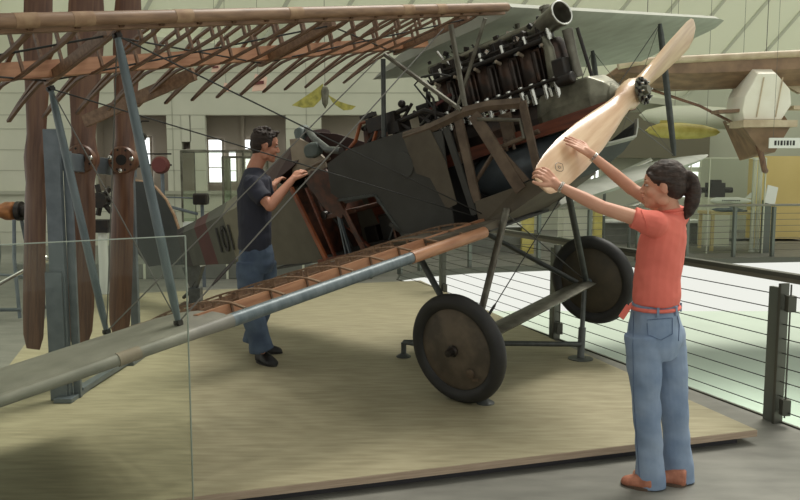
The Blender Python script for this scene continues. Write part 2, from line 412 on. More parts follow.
# ------------------------------------------------------------------ glass barrier at front left
g = thing('glass_barrier', 'clear upright glass panel standing in front of the platform at left', 'glass panel', (-1.1,2.5,0))
d = V((-.84,-.54,0)).normalized(); A = V((-.755,2.73,0))
pn = MB().beam(A+d*.85+V((0,0,.0)), A+d*.85+V((0,0,1.385)), 1.7, .010, (-d.y, d.x, 0))
obj('pane', loc(pn, g.location), K['glass'], g)
m = MB(); m.beam(A+V((0,0,.0)), A+V((0,0,1.385)), .003, .010, (-d.y,d.x,0)); m.beam(A+V((0,0,1.386)), A+d*1.7+V((0,0,1.386)), .010, .003)
obj('edge', loc(m, g.location), K['gedge'], g)
obj('base_clamp', loc(MB().beam(A+V((0,0,.03)), A+d*1.7+V((0,0,.03)), .04, .06), g.location), K['steel'], g)

# ------------------------------------------------------------------ propeller rack, with three old propellers
rk = thing('propeller_rack', 'grey painted steel rack of two uprights holding wooden propellers', 'rack', (-2.2,5.2,ZP))
def rs(name, mb, k='steel', bev=.004): return obj(name, loc(mb, rk.location), K[k], rk, bev)
a = onz(54, 399, ZP); b = onz(137, 358, ZP)
a.x += .10; rs('upright', MB().box((a.x-.03, a.y, ZP+.89), (.10,.05,1.78)))
rs('upright', MB().box((a.x+.045, a.y+.04, ZP+.82), (.05,.03,1.64)))
rs('base_panel', MB().box((a.x-.05, a.y-.03, ZP+.43), (.11,.02,.86)))
rs('upright', MB().box((b.x, b.y, ZP+.86), (.062,.05,1.72)))
rs('crossbar', MB().beam((a.x, a.y+.09, 1.66), (b.x+.02, b.y+.06, 1.60), .03, .12))
rs('foot', MB().box((a.x, a.y+.1, ZP+.015), (.12,.4,.03))); rs('foot', MB().box((b.x, b.y, ZP+.015), (.12,.5,.03)))
rs('foot_rail', MB().beam((a.x+.03, a.y+.1, ZP+.03), (b.x, b.y, ZP+.03), .06, .04))
def old_prop(px, py, Y, L, w, label, up=True, hub=True):
    c = at(px, py, Y)
    t = thing('wooden_propeller', label, 'propeller', c); t.rotation_euler = (0,.065,0)
    m = MB()
    st = [(-1,.6),(-.93,.9),(-.8,1.0),(-.6,1.03),(-.4,1.02),(-.22,.97),(-.13,.86),(-.055,.88),(0,.96),(.055,.86),(.12,.64),(.22,.70),(.4,.85),(.6,1),(.8,.98),(.93,.86),(1,.55)]
    secs = []
    for s, q in st:
        z = s*L; ww = w*q; th = .10 if abs(s) < .1 else max(.016, .09*(1-abs(s)))
        ang = 0 if abs(s) < .1 else math.copysign(.42*(1-.5*abs(s)), s)
        ax = V((cos(ang), sin(ang), 0)); nx = V((-sin(ang), cos(ang), 0))
        ww2 = ww/ max(.75, cos(ang))
        secs.append([V((0,0,z))+ax*(ww2*.5*cos(k*PI/6))+nx*(th*.5*sin(k*PI/6)) for k in range(12)])
    m.loft(secs, True)
    obj('blade', m, K['propd'], t)
    if hub:
        obj('hub', MB().lathe((0,-.058,0), (0,1,0), [(0,.035),(0,.092),(.012,.102),(.10,.102),(.10,0)], 28), K['propd'], t)
        obj('bore', MB().lathe((0,-.064,0), (0,1,0), [(0,.0),(0,.038),(.012,.04),(.012,0)], 20), K['dark'], t)
        for k, an in enumerate((.15, PI-.15, -PI/2)):
            obj('bolt', MB().ball((.078*cos(an), -.068, .078*sin(an)), (.017,.013,.017), 10), K['chrome'], t)
        m = MB()
        for k in range(8):
            an = PI/8+k*PI/4; m.lathe((.075*cos(an), -.0600, .075*sin(an)), (0,1,0), [(0,0),(0,.008),(.004,.008)], 8)
        obj('bolt_holes', m, K['dark'], t)
    return t
old_prop(83, 159, 5.45, 1.30, .225, 'dark wooden propeller with round hub, left of the two whose hubs show')
old_prop(124, 160, 5.75, 1.31, .185, 'dark wooden propeller with round hub, right of the two whose hubs show')
old_prop(36, 158, 5.35, 1.33, .175, 'broad dark wooden propeller with no hub showing, behind the thick grey upright', hub=False)

# ------------------------------------------------------------------ exhibits behind the platform
# orange-nosed engine on tubular stand, far left
c = at(8, 211, 8.4); t = thing('engine_display', 'orange and black engine on a tubular steel stand at far left', 'engine', (c.x, c.y, 0))
o = V(t.location)
obj('housing', loc(MB().lathe(c+V((-.14,0,0)), (1,0,0), [(0,.0),(0,.04),(.05,.07),(.12,.10),(.2,.10),(.24,.05),(.25,0)], 20), o), K['brass'], t)
obj('flange', loc(MB().lathe(c+V((.1,0,0)), (1,0,0), [(0,0),(0,.105),(.05,.105),(.05,0)], 20), o), K['black'], t)
obj('crankcase', loc(MB().lathe(c+V((.15,0,0)), (1,0,0), [(0,0),(0,.07),(.2,.09),(.22,0)], 14), o), K['black'], t)
for dx in (-.17,.1):
    for dy in (-.16,.16):
        obj('leg', loc(MB().tube([c+V((dx,dy*.5,-.09)), c+V((dx*1.2,dy,-.5)), V((c.x+dx*2.1,c.y+dy*1.8,.03))], .02, 8), o), K['steel'], t)
obj('stand_bar', loc(MB().tube([V((c.x-.36,c.y-.28,.12)), V((c.x+.22,c.y-.28,.12))], .02, 8).tube([V((c.x-.3,c.y+.1,.45)), V((c.x+.2,c.y-.1,.45))], .015, 8), o), K['steel'], t)
# slanted handrail at far left
a = at(-30,300,5.0); b = at(45,259,5.6)
t = thing('sloping_rail', 'slim bright metal rail slanting in from the left edge', 'rail', a)
obj('bar', loc(MB().tube([a,b], .013, 8), a), K['chrome'], t); obj('end_knob', loc(MB().ball(b, .03, 10), a), K['chrome'], t)
obj('post', loc(MB().tube([at(-22,297,5.05), V((at(-22,297,5.05).x, 5.05, ZP))], .015, 8), a), K['steel'], t)
# low plinth behind platform
t = thing('display_plinth', 'long low grey plinth on the floor behind the biplane tail', 'plinth', (-3.0,11.6,0))
obj('plinth_body', MB().box((0,0,.11), (5.2,.8,.22)), K['slab'], t, .01)
m = MB()
for x in (-1.9,-.7,.5,1.6): m.box((x,-.41,.11), (.03,.02,.22))
obj('seam', m, K['palegreen'], t)
# black engine seen between the hanging propellers
c = at(101, 200, 9.9); t = thing('engine_display', 'small black engine on a pale post seen between two propellers', 'engine', (c.x,c.y,0)); o = V(t.location)
m = MB().lathe(c, (0,1,0), [(-.1,0),(-.1,.1),(.1,.1),(.1,0)], 16)
for k in range(7):
    an = k*2*PI/7; q = V((cos(an),0,sin(an))); m.tube([c+q*.08, c+q*.2], .035, 8)
obj('crankcase', loc(m, o), K['black'], t); obj('base_block', loc(MB().box(c-V((0,0,.33)), (.22,.2,.16)), o), K['black'], t)
obj('post', loc(MB().tube([c-V((0,0,.4)), V((c.x,c.y,0))], .06, 10), o), K['whitep'], t)
# camera-like lamp unit and round red object in the first recess
c = at(144, 137, 11); t = thing('wall_lamp', 'small black round lamp on a bracket beside the grey strut', 'lamp', c)
obj('lamp_head', MB().lathe((0,-.03,0), (0,-1,0), [(0,.03),(.03,.06),(.1,.06),(.1,0)], 16), K['black'], t)
obj('bracket', MB().tube([(0,0,0),(-.06,0,.0),(-.08,0,.15),(-.02,0,.22),(.08,0,.22)], .012, 8).box((-.08,.0,-.2),(.05,.05,.45)), K['black'], t)
c = at(160, 165, 12); t = thing('round_instrument', 'dull red round instrument mounted on thin horizontal bars', 'instrument', c)
obj('drum', MB().lathe((0,-.05,0), (0,1,0), [(0,.0),(0,.11),(.05,.135),(.12,.135),(.12,0)], 24), K['red'], t)
obj('support_bar', MB().tube([(-.6,.1,.17),(.15,.1,.17)], .012, 6).tube([(-.6,.1,0),(.15,.1,0)], .015, 6), K['black'], t)
obj('post', MB().tube([(0,.1,-.1),(0,.1,-c.z)], .03, 8), K['steel'], t)
# square instrument on railing behind the tail
c = at(201, 199, 10.4); t = thing('equipment_box', 'dark square box on thin bars above the biplane tail', 'box', c)
obj('box_body', MB().box((0,0,0), (.19,.16,.15)), K['black'], t, .02)
obj('support_bar', MB().tube([(-.9,.06,.04),(.1,.06,0)], .01, 6).tube([(-.45,.05,-.1),(-.05,0,-.2)], .02, 6), K['steel'], t)
obj('leg', MB().tube([(0,.05,-.05),(0,.05,-c.z)], .025, 8), K['steel'], t)
# glass show cases behind the man
def showcase(x0, y0, x1, y1, Y, dep, label, gl='glass'):
    a = at(x0, y1, Y); b = at(x1, y0, Y); t = thing('glass_showcase', label, 'showcase', ((a.x+b.x)/2, Y+dep/2, 0))
    w, h = b.x-a.x, b.z
    obj('case_base', MB().box((0,0,a.z/2), (w,dep,max(a.z,.05))), K['whitep'], t)
    for sx in (-1,1):
        for sy in (-1,1): obj('corner_post', MB().box((sx*w/2,sy*dep/2,(a.z+h)/2), (.03,.03,h-a.z)), K['alu'], t)
    obj('glass_box', MB().box((0,0,(a.z+h)/2), (w-.02,dep-.02,h-a.z-.02)), K[gl], t)
    m = MB()
    for sy in (-1,1): m.box((0,sy*dep/2,h), (w,.03,.03))
    for sx in (-1,1): m.box((sx*w/2,0,h), (.03,dep,.03))
    obj('top_frame', m, K['alu'], t); return t
showcase(183,151,243,222,12.9,.8,'low glass showcase against the back wall left of the person in navy')
showcase(224,157,262,222,12.2,.5,'tall narrow glass showcase directly behind the person in navy')
# yellow two-bladed hanging thing
c = at(325, 91, 9.5); t = thing('hanging_propeller', 'yellow two-bladed fan with drooping blades hanging above the cockpit', 'propeller', c)
obj('hub', MB().lathe((0,0,.05), (0,0,-1), [(0,.0),(0,.03),(.05,.05),(.2,.035),(.26,0)], 14), K['alu'], t)
def fan(pts, th=.012):
    return MB().prism(pts, lambda a,b:(a,-th,b), lambda a,b:(a,th,b))
obj('blade', fan([(-.02,.09),(-.14,.0),(-.26,-.08),(-.40,-.17),(-.26,-.2),(-.14,-.19),(-.05,-.1)]), K['yfab'], t)
obj('blade', fan([(.03,-.04),(.16,-.12),(.28,-.16),(.37,-.18),(.32,-.22),(.22,-.23),(.1,-.15)]), K['yfab'], t)
obj('hanging_wire', MB().tube([(0,0,.05),(0,0,4)], .004, 5), K['wirel'], t)
# small pink and white model kites on wires
for i, (x, y, s, lb) in enumerate(((258,84,.17,'largest pale box kite hanging under the ribbed wing'), (215,68,.1,'small pale kite hanging highest under the ribbed wing'), (226,88,.09,'small pink kite hanging left of the pale box kite'))):
    c = at(x, y, 11); t = thing('hanging_kite', lb, 'kite', c)
    obj('sail', MB().prism([(-.5*s,-.6*s),(.6*s,-.5*s),(.75*s,.55*s),(-.2*s,.8*s)], lambda a,b:(a,-.02,b), lambda a,b:(a,.02,b)), K['pink'], t)
    obj('trim_cloth', MB().prism([(-.3*s,-.1*s),(.5*s,.0*s),(.5*s,.25*s),(-.25*s,.2*s)], lambda a,b:(a,-.035,b), lambda a,b:(a,-.022,b)), K['red'], t)
    obj('hanging_wire', MB().tube([(0,0,0),(0,0,4)], .003, 5), K['wirel'], t)

# ------------------------------------------------------------------ hanging monoplane upper right
c = at(768, 92, 12); t = thing('hanging_monoplane', 'brown winged monoplane with ivory nose cowl hanging at upper right', 'aeroplane', c)
def W(px, py, dy=0): return at(px, py, 12+dy)-c
secs = []
for px, yt, yb, dy0, dy1 in ((606,77,80,.3,.9), (622,64,79,.05,1.2), (640,60,86,0,1.4), (700,57,89,0,1.4), (760,54,87,0,1.4), (830,50,84,0,1.4), (1000,42,76,0,1.4)):
    a = W(px,yt); b = W(px,yb); h = a.z-b.z
    secs.append([V((a.x,dy0,a.z-.1*h)), V((a.x,dy0+.06,a.z)), V((a.x,dy0+.3,a.z-.02)), V((a.x,dy1,b.z+.2*h+.05)), V((a.x,dy1,b.z+.2*h)), V((a.x,dy0+.35,b.z+.02)), V((a.x,dy0+.02,b.z+.5*h))])
obj('wing', MB().loft(secs), K['mono'], t)
obj('leading_edge', MB().tube([W(618,66), W(640,61.5), W(700,58.5), W(760,55.5), W(1000,43.5)], .055, 10), K['monole'], t)
def octo(cx, cz, w, h, y, ch=.3): 
    q = [(-w,-h*.62),(-w*.92,h*.0),(-w*.42,h),(w*.30,h),(w*.92,h*.30),(w,-h*.35),(w*.62,-h),(-w*.92,-h)]
    return [V((cx+a, y, cz+b)) for a, b in q]
a = W(763,98)
obj('nose_cowl', MB().loft([octo(a.x-.05,a.z,.36,.34,-.25), octo(a.x,a.z+.02,.42,.42,.05), octo(a.x+.06,a.z+.04,.42,.42,.5)]), K['ivory'], t, .015)
obj('cowl_band', MB().box((a.x-.03,-.1,a.z-.40), (.80,.5,.10)), K['monole'], t)
m = MB(); 
for s_ in (-.12,.16): m.beam(V((a.x-.05+s_-.03,-.262,a.z-.3)), V((a.x-.05+s_+.05,-.262,a.z+.28)), .014, .012, (0,1,0))
obj('cowl_rib', m, K['monole'], t)
bz = a.z-.42
obj('fuselage', MB().loft([[V((a.x-.38,-.2,bz)),V((a.x+.35,-.2,bz)),V((a.x+.15,-.15,bz-.40)),V((a.x-.05,-.15,bz-.40))],
    [V((a.x-.35,.6,bz+.1)),V((a.x+.55,.6,bz+.3)),V((a.x+.5,.6,bz-.36)),V((a.x-.05,.6,bz-.52))],
    [V((a.x+.9,3.2,bz+.4)),V((a.x+1.3,3.2,bz+.4)),V((a.x+1.3,3.2,bz-.1)),V((a.x+.9,3.2,bz-.1))]]), K['mono'], t)
obj('skid', MB().tube([V((a.x-.1,-.1,bz-.25)),V((a.x-.02,-.12,bz-.5)),V((a.x+.05,-.05,bz-.66)),V((a.x+.14,.1,bz-.68))], .045, 8), K['propd'], t)
obj('side_board', MB().beam(W(715,112), W(740,111), .3, .05), K['mono'], t)
m = MB(); m.beam(W(790,108,.4), W(830,108,.4), .25, .06); m.beam(W(792,90,.5), W(800,76,.5), .1, .25); obj('tail_plank', m, K['monole'], t)
obj('drag_brace', MB().tube([W(640,86,.5), W(700,106,.3), W(757,135,0)], .022, 8), K['propd'], t)
for p in ((775,0),(650,60)): 
    q = W(p[0],p[1]); obj('hanging_wire', MB().tube([V((q.x,.2,W(760,56).z)), V((q.x,.2,4))], .006, 5), K['wirel'], t)
sg = MB().box((0,0,0), (.62,.02,.15)); c2 = at(790,143,11.6)
t2 = thing('hanging_sign', 'small white sign with black letters under the brown monoplane', 'sign', c2); obj('sign_board', sg, K['whitep'], t2)
m = MB()
for k in range(7): m.box((-.22+k*.045,-.012,0), (.02 if k % 2 else .03,.006,.07))
obj('lettering', m, K['ink'], t2)
obj('sign_wire', MB().tube([(-.25,0,.07),(-.25,0,3.2)], .003, 4).tube([(.25,0,.07),(.25,0,3.2)], .003, 4), K['wirel'], t2)
# yellow float hanging
c = at(684,130,14); t = thing('yellow_missile_body', 'long yellow drop-shaped body hanging behind the person in coral', 'missile', c)
obj('body', MB().lathe((-.68,0,0), (1,0,-.03), [(0,.0),(.06,.06),(.25,.13),(.6,.15),(1.0,.12),(1.25,.06),(1.33,0)], 20), K['yellow'], t)
obj('fin', MB().box((-.35,-.0,.14), (.16,.03,.06)).box((-.62,0,0), (.05,.3,.02)), K['yellow'], t)
obj('hanging_wire', MB().tube([(-.3,0,.1),(-.3,0,4)], .004, 5).tube([(.4,0,.1),(.4,0,4)], .004, 5), K['wirel'], t)
c = at(700,115,15.5); t = thing('pale_rocket_body', 'long pale green rounded body hanging above the yellow one', 'missile', c)
obj('body', MB().lathe((-1.2,0,0), (1,0,-.04), [(0,.0),(.12,.1),(.5,.2),(1.1,.23),(2.0,.2),(2.6,.12),(2.7,0)], 24), K['palegreen'], t)
obj('fin', MB().box((1.3,0,0), (.25,.7,.02)), K['palegreen'], t)
obj('hanging_wire', MB().tube([(-.5,0,.1),(-.5,0,4)], .004, 5).tube([(.8,0,.1),(.8,0,4)], .004, 5), K['wirel'], t)
# mustard partition
a = at(752,240,17.5); b = at(830,156,17.5)
t = thing('mustard_partition', 'tall plain mustard yellow partition wall at far right', 'partition', ((a.x+b.x)/2+1.2, 17.7, 0))
obj('panel', MB().box((0,0,b.z/2), (b.x-a.x+2.4,.3,b.z)), K['mustard'], t)
# table with white airliner model under glass
c = at(735,211,15.2); t = thing('display_table', 'pale wooden trestle table under the white aircraft model', 'table', (c.x,c.y,0)); w = 1.2
obj('tabletop', MB().box((0,0,c.z-.03), (w,.7,.05)), K['pwood'], t)
for sx in (-1,1):
    for sy in (-1,1): obj('leg', MB().box((sx*(w/2-.05),sy*.3,(c.z-.05)/2), (.055,.055,c.z-.05)), K['pwood'], t)
z0 = c.z+.0
t = thing('aircraft_model', 'white airliner model with dark lettering on the trestle table', 'model', (c.x-.12, c.y-.1, z0)); 
obj('body', MB().lathe((-.42,-.0,.20), (1,0,.0), [(0,0),(.04,.045),(.12,.07),(.55,.075),(.72,.045),(.84,0.012),(.85,0)], 18), K['whitep'], t)
obj('wing', MB().prism([(-.1,-.2),(.15,-.2),(.3,.0),(.15,.3),(-.1,.3),(-.1,0)], lambda a,b:(a*.8,b,.175), lambda a,b:(a*.8,b,.19)), K['whitep'], t)
obj('tail_fin', MB().prism([(.26,.25),(.37,.25),(.42,.36),(.36,.36)], lambda a,b:(a,-.01,b), lambda a,b:(a,.01,b)), K['whitep'], t)
m = MB()
for k in range(9): m.box((-.2+k*.04,-.075,.21), (.022,.008,.024))
obj('lettering', m, K['ink'], t); obj('stand', MB().box((0,0,.015), (.5,.3,.03)).box((0,0,.08), (.05,.05,.14)), K['steel'], t)
t = thing('aircraft_model', 'slim grey aircraft model lying left of the white airliner model', 'model', (c.x-.36, c.y-.36, z0))
obj('body', MB().lathe((-.25,0,.05), (1,0,0), [(0,0),(.1,.035),(.45,.04),(.62,0)], 12), K['steel'], t); obj('wing', MB().box((0,0,.05), (.10,.12,.012)), K['steel'], t)
t = thing('glass_screen', 'tall clear glass screen across the atrium before the white airliner model', 'glass panel', (at(727,200,14.55).x,14.55,0)); q = at(690,158,14.55); q2 = at(765,158,14.55); w = q2.x-q.x
obj('pane', MB().box((0,0,q.z/2), (w,.012,q.z)), K['glass'], t); m = MB()
for s_ in (-w/2, -w/2+.35, w/2): m.box((s_,0,q.z/2), (.018,.03,q.z))
m.box((0,0,q.z), (w,.025,.02)); obj('frame', m, K['palegreen'], t)
# black engine and turbine behind
c = at(715,190,16.1); t = thing('engine_display', 'black engine block behind the white airliner model', 'engine', (c.x,c.y,0))
m = MB().box((0,0,c.z), (.3,.3,.3)).lathe((-.35,0,c.z), (1,0,0), [(0,0),(0,.06),(.7,.06),(.7,0)], 12).box((0,0,c.z+.17),(.18,.2,.08))
obj('engine_block', m, K['black'], t); obj('pedestal', MB().box((0,0,(c.z-.15)/2), (.5,.4,c.z-.15)), K['palegreen'], t)
# acrylic columns
for px, lb in ((752,'left clear acrylic tube of the pair before the mustard wall'),(757.5,'right clear acrylic tube of the pair before the mustard wall')):
    a = at(px,230,14.8); t = thing('acrylic_tube', lb, 'tube', (a.x, 14.8, 0)); obj('tube_wall', MB().lathe((0,0,.02),(0,0,1),[(0,.04),(at(px,160,14.8).z-.02,.04)],14), K['frost'], t)
    obj('tube_cap', MB().lathe((0,0,at(px,160,14.8).z), (0,0,1), [(0,.0),(0,.045),(.03,.045),(.03,0)], 14), K['whitep'], t); obj('tube_base', MB().lathe((0,0,0), (0,0,1), [(0,.048),(.03,.048),(.03,0)], 14), K['whitep'], t)
a = at(771,195,14.6); t = thing('text_stand', 'pale tilted information board on a grey post', 'information board', (a.x,14.6,0))
obj('board', MB().box((0,0,a.z), (.2,.03,.34), M.Rotation(.25,3,'Y')@M.Rotation(-.2,3,'X')), K['whitep'], t); obj('post', MB().box((-.05,.05,(a.z-.1)/2), (.16,.05,a.z-.1)), K['railp'], t)
# beige and yellow posts, cabinets seen through undercarriage
for (px, Yc, y0, w, k, nm, lb) in ((527,14.6,214,.22,'yellow','yellow_column','yellow square column seen through the undercarriage struts'), (574,15.4,208,.55,'palegreen','display_cabinet','pale green square cabinet behind the far wheel'), (405,13.4,200,.16,'railp','glass_door_post','grey post at the end of the atrium railing'), (597,14.2,205,.14,'yellow','yellow_column','narrow yellow column behind the rear strut of the far wheel')):
    a = at(px,240,Yc); z = at(px,y0,Yc).z; t = thing(nm, lb, 'cabinet' if 'cab' in nm else 'column', (a.x,Yc,0))
    obj('column_body', MB().box((0,0,z/2), (w,w,z)), K[k], t); obj('column_cap', MB().box((0,0,z+.01), (w+.03,w+.03,.02)), K['railtop'], t)
# pale glider parts shown across the atrium
for (p, q, Yc, w, lb) in (((560,200),(650,160),15,.5,'pale glider wing leaning across the atrium, upper of two'), ((600,215),(660,196),14.6,.4,'pale glider wing leaning across the atrium, lower of two')):
    a, b = at(p[0],p[1],Yc), at(q[0],q[1],Yc); t = thing('glider_wing', lb, 'wing', (a+b)/2)
    secs = []
    for s in (0,.5,1):
        e = a.lerp(b, s)-(a+b)/2; w2 = w*(1-.5*s); secs.append([e+V((0,-w2/2,0)), e+V((0,-w2*.2,.05)), e+V((0,w2/2,.0)), e+V((0,-w2*.2,-.02))])
    obj('wing_panel', MB().loft(secs), K['fabric'], t); obj('spar_edge', MB().tube([a-(a+b)/2+V((0,-w/2,0)), b-(a+b)/2+V((0,-w/4,0))], .02, 6), K['chrome'], t)
    obj('stand', MB().tube([V((0,0,-.02)), V((0,0,-(a.z+b.z)/2))], .03, 8), K['railp'], t)
# long low display desks across the atrium
for (px0,px1,yt,Yc,lb) in ((598,700,222,16.6,'long pale display desk with curved silver top across the atrium'),(470,520,226,14.8,'small pale desk beside the yellow column'),(700,800,243,17.1,'low pale plinth under the trestle table')):
    a = at(px0,yt,Yc); b = at(px1,yt,Yc); t = thing('display_desk', lb, 'desk', ((a.x+b.x)/2,Yc,0)); w = b.x-a.x
    obj('desk_body', MB().box((0,.1,a.z/2), (w,.5,a.z)), K['slab'], t); obj('desk_top', MB().box((0,.05,a.z+.02), (w+.06,.7,.04)), K['whitep'], t)
# ================================================================== THE BIPLANE (local frame: x forward, y port, z up; origin mid-axle)
AR = M(((.7135,.6582,-.2402),(-.6722,.7398,.0307),(.198,.1395,.9702)))
AO = V((.9751,5.6457,.5757))
air = bpy.data.objects.new('biplane', None); C.objects.link(air); air.matrix_world = M.Translation(AO) @ AR.normalized().to_4x4(); air.empty_display_size = .1
tag(air, 'old two-seat biplane with bare wooden wing ribs and exposed engine on the wooden platform', 'aeroplane')
def part(n, mb, k, parent=None, bev=0, label=None): return obj(n, mb, K[k], parent or air, bev, label)
HW = .41
# --- upper wing
def zu(y): return 2.112 - .011*abs(y)
def xu(y): return .40 - .035*abs(y)
CH = 1.42
def camber(u, c=CH, z0=0):   # u from 0 (LE) to 1 (TE): upper and lower surface heights
    t = .055*c*(2.97*math.sqrt(max(u,0))-1.26*u-3.52*u*u+2.84*u**3-1.03*u**4)*1.0
    cm = .07*c*4*u*(1-u)*.55 - .105*u - .0*u
    return cm+t, cm-t*.75
uw = part('upper_wing', MB().tube([(xu(y), y, zu(y)) for y in (-5.2,-4.4,-3.6,-2.8,-2,-1.2,-.6,-.05)], .030, 12), 'le', label='bare wooden upper wing frame with taped leading edge')
def usub(n, mb, k, bev=0, label=None): return part(n, mb, k, uw, bev, label)
for i, y in enumerate((-3.25,-3.02,-2.55,-1.9,-1.05,-.75)):
    usub('tape_wrap', MB().tube([(xu(y-.045), y-.045, zu(y-.045)), (xu(y+.045), y+.045, zu(y+.045))], .0313, 12), 'wrap')
0 and usub('false_spar', MB().tube([(xu(y)-.10, y, zu(y)-.035) for y in (-5.2,-2.6,-.1)], .014, 8), 'rib')
def spar(n, dx, dz, w, h, k, y0=-5.15, y1=-.02):
    return usub(n, MB().beam((xu(y0)-dx, y0, zu(y0)+dz), (xu(y1)-dx, y1, zu(y1)+dz), w, h), k)
spar('front_spar', .05, -.012, .02, .045, 'le')
spar('rear_spar', .76, -.0, .03, .082, 'spar')
def rib_mesh(chord, s0=0.02, s1=1.0, w=.011, th=.012, posts=(.12,.26,.42,.58,.74), cap=1.0, aft=1):
    m = MB(); N = 14; us = [s0+(s1-s0)*i/N for i in range(N+1)]
    for side in (0, 1):
        secs = []
        for u in us:
            za, zb_ = camber(u, chord); k_ = 1 if u < .5 else 1+(aft-1)*min(1,(u-.5)/.12); mid = (za+zb_)/2; z = (mid+((za,zb_)[side]-mid)*k_)*cap; secs.append([V((-u*chord, -w, z-th/2)), V((-u*chord, w, z-th/2)), V((-u*chord, w, z+th/2)), V((-u*chord, -w, z+th/2))])
        m.loft(secs)
    for u in posts:
        a, b = camber(u, chord); m.beam((-u*chord,0,a*cap), (-u*chord,0,b*cap), .012, .018, (1,0,0))
    return m
rib0 = usub('rib', rib_mesh(CH, posts=(.16,.30,.45), aft=.3), 'rib')
ys = [-.30-.195*k for k in range(25)]
for i, y in enumerate(ys):
    r = rib0 if i == 0 else copyo(rib0); r.parent = uw; r.location = (xu(y), y, zu(y))
usub('aileron_spar', MB().beam((-.60,-1.93,2.045), (-1.42,-2.25,1.99), .03, .075), 'le')
# thicker compression ribs and internal bracing wires
for y in (-.28,-1.5,-2.83,-4.2):
    usub('compression_rib', MB().beam((xu(y)-.15,y,zu(y)-.01), (xu(y)-.86,y,zu(y)-.035), .035, .045), 'le')
for y0, y1 in ((-.3,-1.5),(-1.5,-2.83),(-2.83,-4.2)):
    for a, b in ((y0,y1),(y1,y0)):
        usub('drag_wire', MB().tube([(xu(a)-.18,a,zu(a)-.02), (xu(b)-.84,b,zu(b)-.04)], .005, 6), 'wire')
# fabric covered port half
def wing_skin(xf, zf, yl, chord, taper=None, thick=1):
    m = MB(); secs = []
    for y in yl:
        c, xo = chord, 0
        if taper: c, xo = taper(y)
        up_, lo_ = [], []
        for i in range(11):
            u = (i/10)**1.4; a, b = camber(u, c); a *= thick; b *= thick; up_.append(V((xf(y)-xo-u*c, y, zf(y)+a))); lo_.append(V((xf(y)-xo-u*c, y, zf(y)+b)))
        secs.append(up_+lo_[:0:-1])
    return m.loft(secs, True)
def tap(y):
    a = abs(y)
    if a < 4.3: return CH, 0
    s = (a-4.3)/.85; return CH*(1-.42*s**1.6), .5*s**2.2
part('upper_wing', wing_skin(xu, zu, [0.02,.6,1.2,2,2.8,3.6,4.3,4.6,4.85,5.02,5.15], CH, taper=tap), 'fabric', label='fabric covered far half of the upper wing')
# centre trailing cut-out frame pieces
0 and usub('centre_beam', MB().beam((xu(0)-.84,-.02,zu(0)-.035), (xu(0)-.10,.0,zu(0)-.01), .04, .07), 'spar')
# --- lower wing
ZL = .70
def zl(y): return .692 - .003*abs(y)
def xl(y): return .22 - .02*abs(y)
CL = 1.42
lw = part('lower_wing', MB().tube([(xl(y), y, zl(y)) for y in (-2.62,-1.9,-1.32)], .034, 12), 'strut', label='lower wing frame with grey leading edge tube and bare curved ribs')
def lsub(n, mb, k, bev=0, label=None): return part(n, mb, k, lw, bev, label)
lsub('wood_leading_edge', MB().tube([(xl(y), y, zl(y)) for y in (-1.34,-.9,-.62)], .038, 12), 'spar')
lsub('front_spar', MB().beam((xl(-2.7)-.16,-2.7,zl(-2.7)+.02), (xl(-.4)-.16,-.4,zl(-.4)+.03), .04, .085), 'spar')
lsub('rear_spar', MB().beam((xl(-2.7)-.84,-2.7,zl(-2.7)+.0), (xl(-.4)-.84,-.4,zl(-.4)+.0), .035, .085), 'rib')
lsub('stringer', MB().beam((xl(-2.7)-.45,-2.7,zl(-2.7)+.03), (xl(-.4)-.45,-.4,zl(-.4)+.03), .02, .04), 'rib')
lsub('trailing_edge', MB().beam((xl(-2.7)-1.40,-2.7,zl(-2.7)-.1), (xl(-.4)-1.40,-.4,zl(-.4)-.1), .02, .02), 'rib')
rl = lsub('rib', rib_mesh(CL, w=.008, th=.010, cap=.95, posts=(.1,.2,.3,.42,.55,.68,.8)), 'le')
for i in range(9):
    y = -.55-.245*i; r = rl if i == 0 else copyo(rl); r.parent = lw; r.location = (xl(y), y, zl(y))
lsub('root_skin', MB().add([V((xl(-.62),-.62,zl(-.62)+.04)), V((xl(-.4)+.0,-.40,zl(-.4)+.05)), V((xl(-.4)-.9,-.40,zl(-.4)+.07)), V((xl(-.9)-.5,-1.0,zl(-.9)+.085)), V((xl(-1)-.12,-1.05,zl(-1)+.06)),
   V((xl(-.62),-.62,zl(-.62)-.0)), V((xl(-.4)+.0,-.40,zl(-.4)-.0)), V((xl(-.4)-.9,-.40,zl(-.4)+.05)), V((xl(-.9)-.5,-1.0,zl(-.9)+.065)), V((xl(-1)-.12,-1.05,zl(-1)+.04))],
   [(0,1,2,3,4),(9,8,7,6,5),(0,5,6,1),(1,6,7,2),(2,7,8,3),(3,8,9,4),(4,9,5,0)]), 'ply2')
for a, b in ((-.4,-1.5),(-1.5,-.4),(-1.5,-2.6),(-2.6,-1.5)): lsub('drag_wire', MB().tube([(xl(a)-.16,a,zl(a)+.02), (xl(b)-.84,b,zl(b))], .004, 6), 'wire')
def tapl(y):
    a = abs(y)
    if a < 3.9: return CL, 0
    s = (a-3.9)/.8; return CL*(1-.5*min(s,1)**1.6), .5*min(s,1)**2
lsub('covered_leading_edge', MB().tube([(xl(y), y, zl(y)) for y in (-4.2,-3.4,-2.8,-2.60)], [.022,.026,.029,.034], 12), 'fabricn')
lsub('fabric_cover', wing_skin(lambda y: xl(y)+.012, lambda y: zl(y)+.003, [-2.62,-3,-3.4,-3.9,-4.3,-4.55,-4.7], CL, taper=tapl, thick=.72), 'fabricn')
lsub('patch', MB().tube([(xl(-3.2)+.002,-3.2,zl(-3.2)), (xl(-3.1)+.002,-3.1,zl(-3.1))], .0295, 12), 'tan')
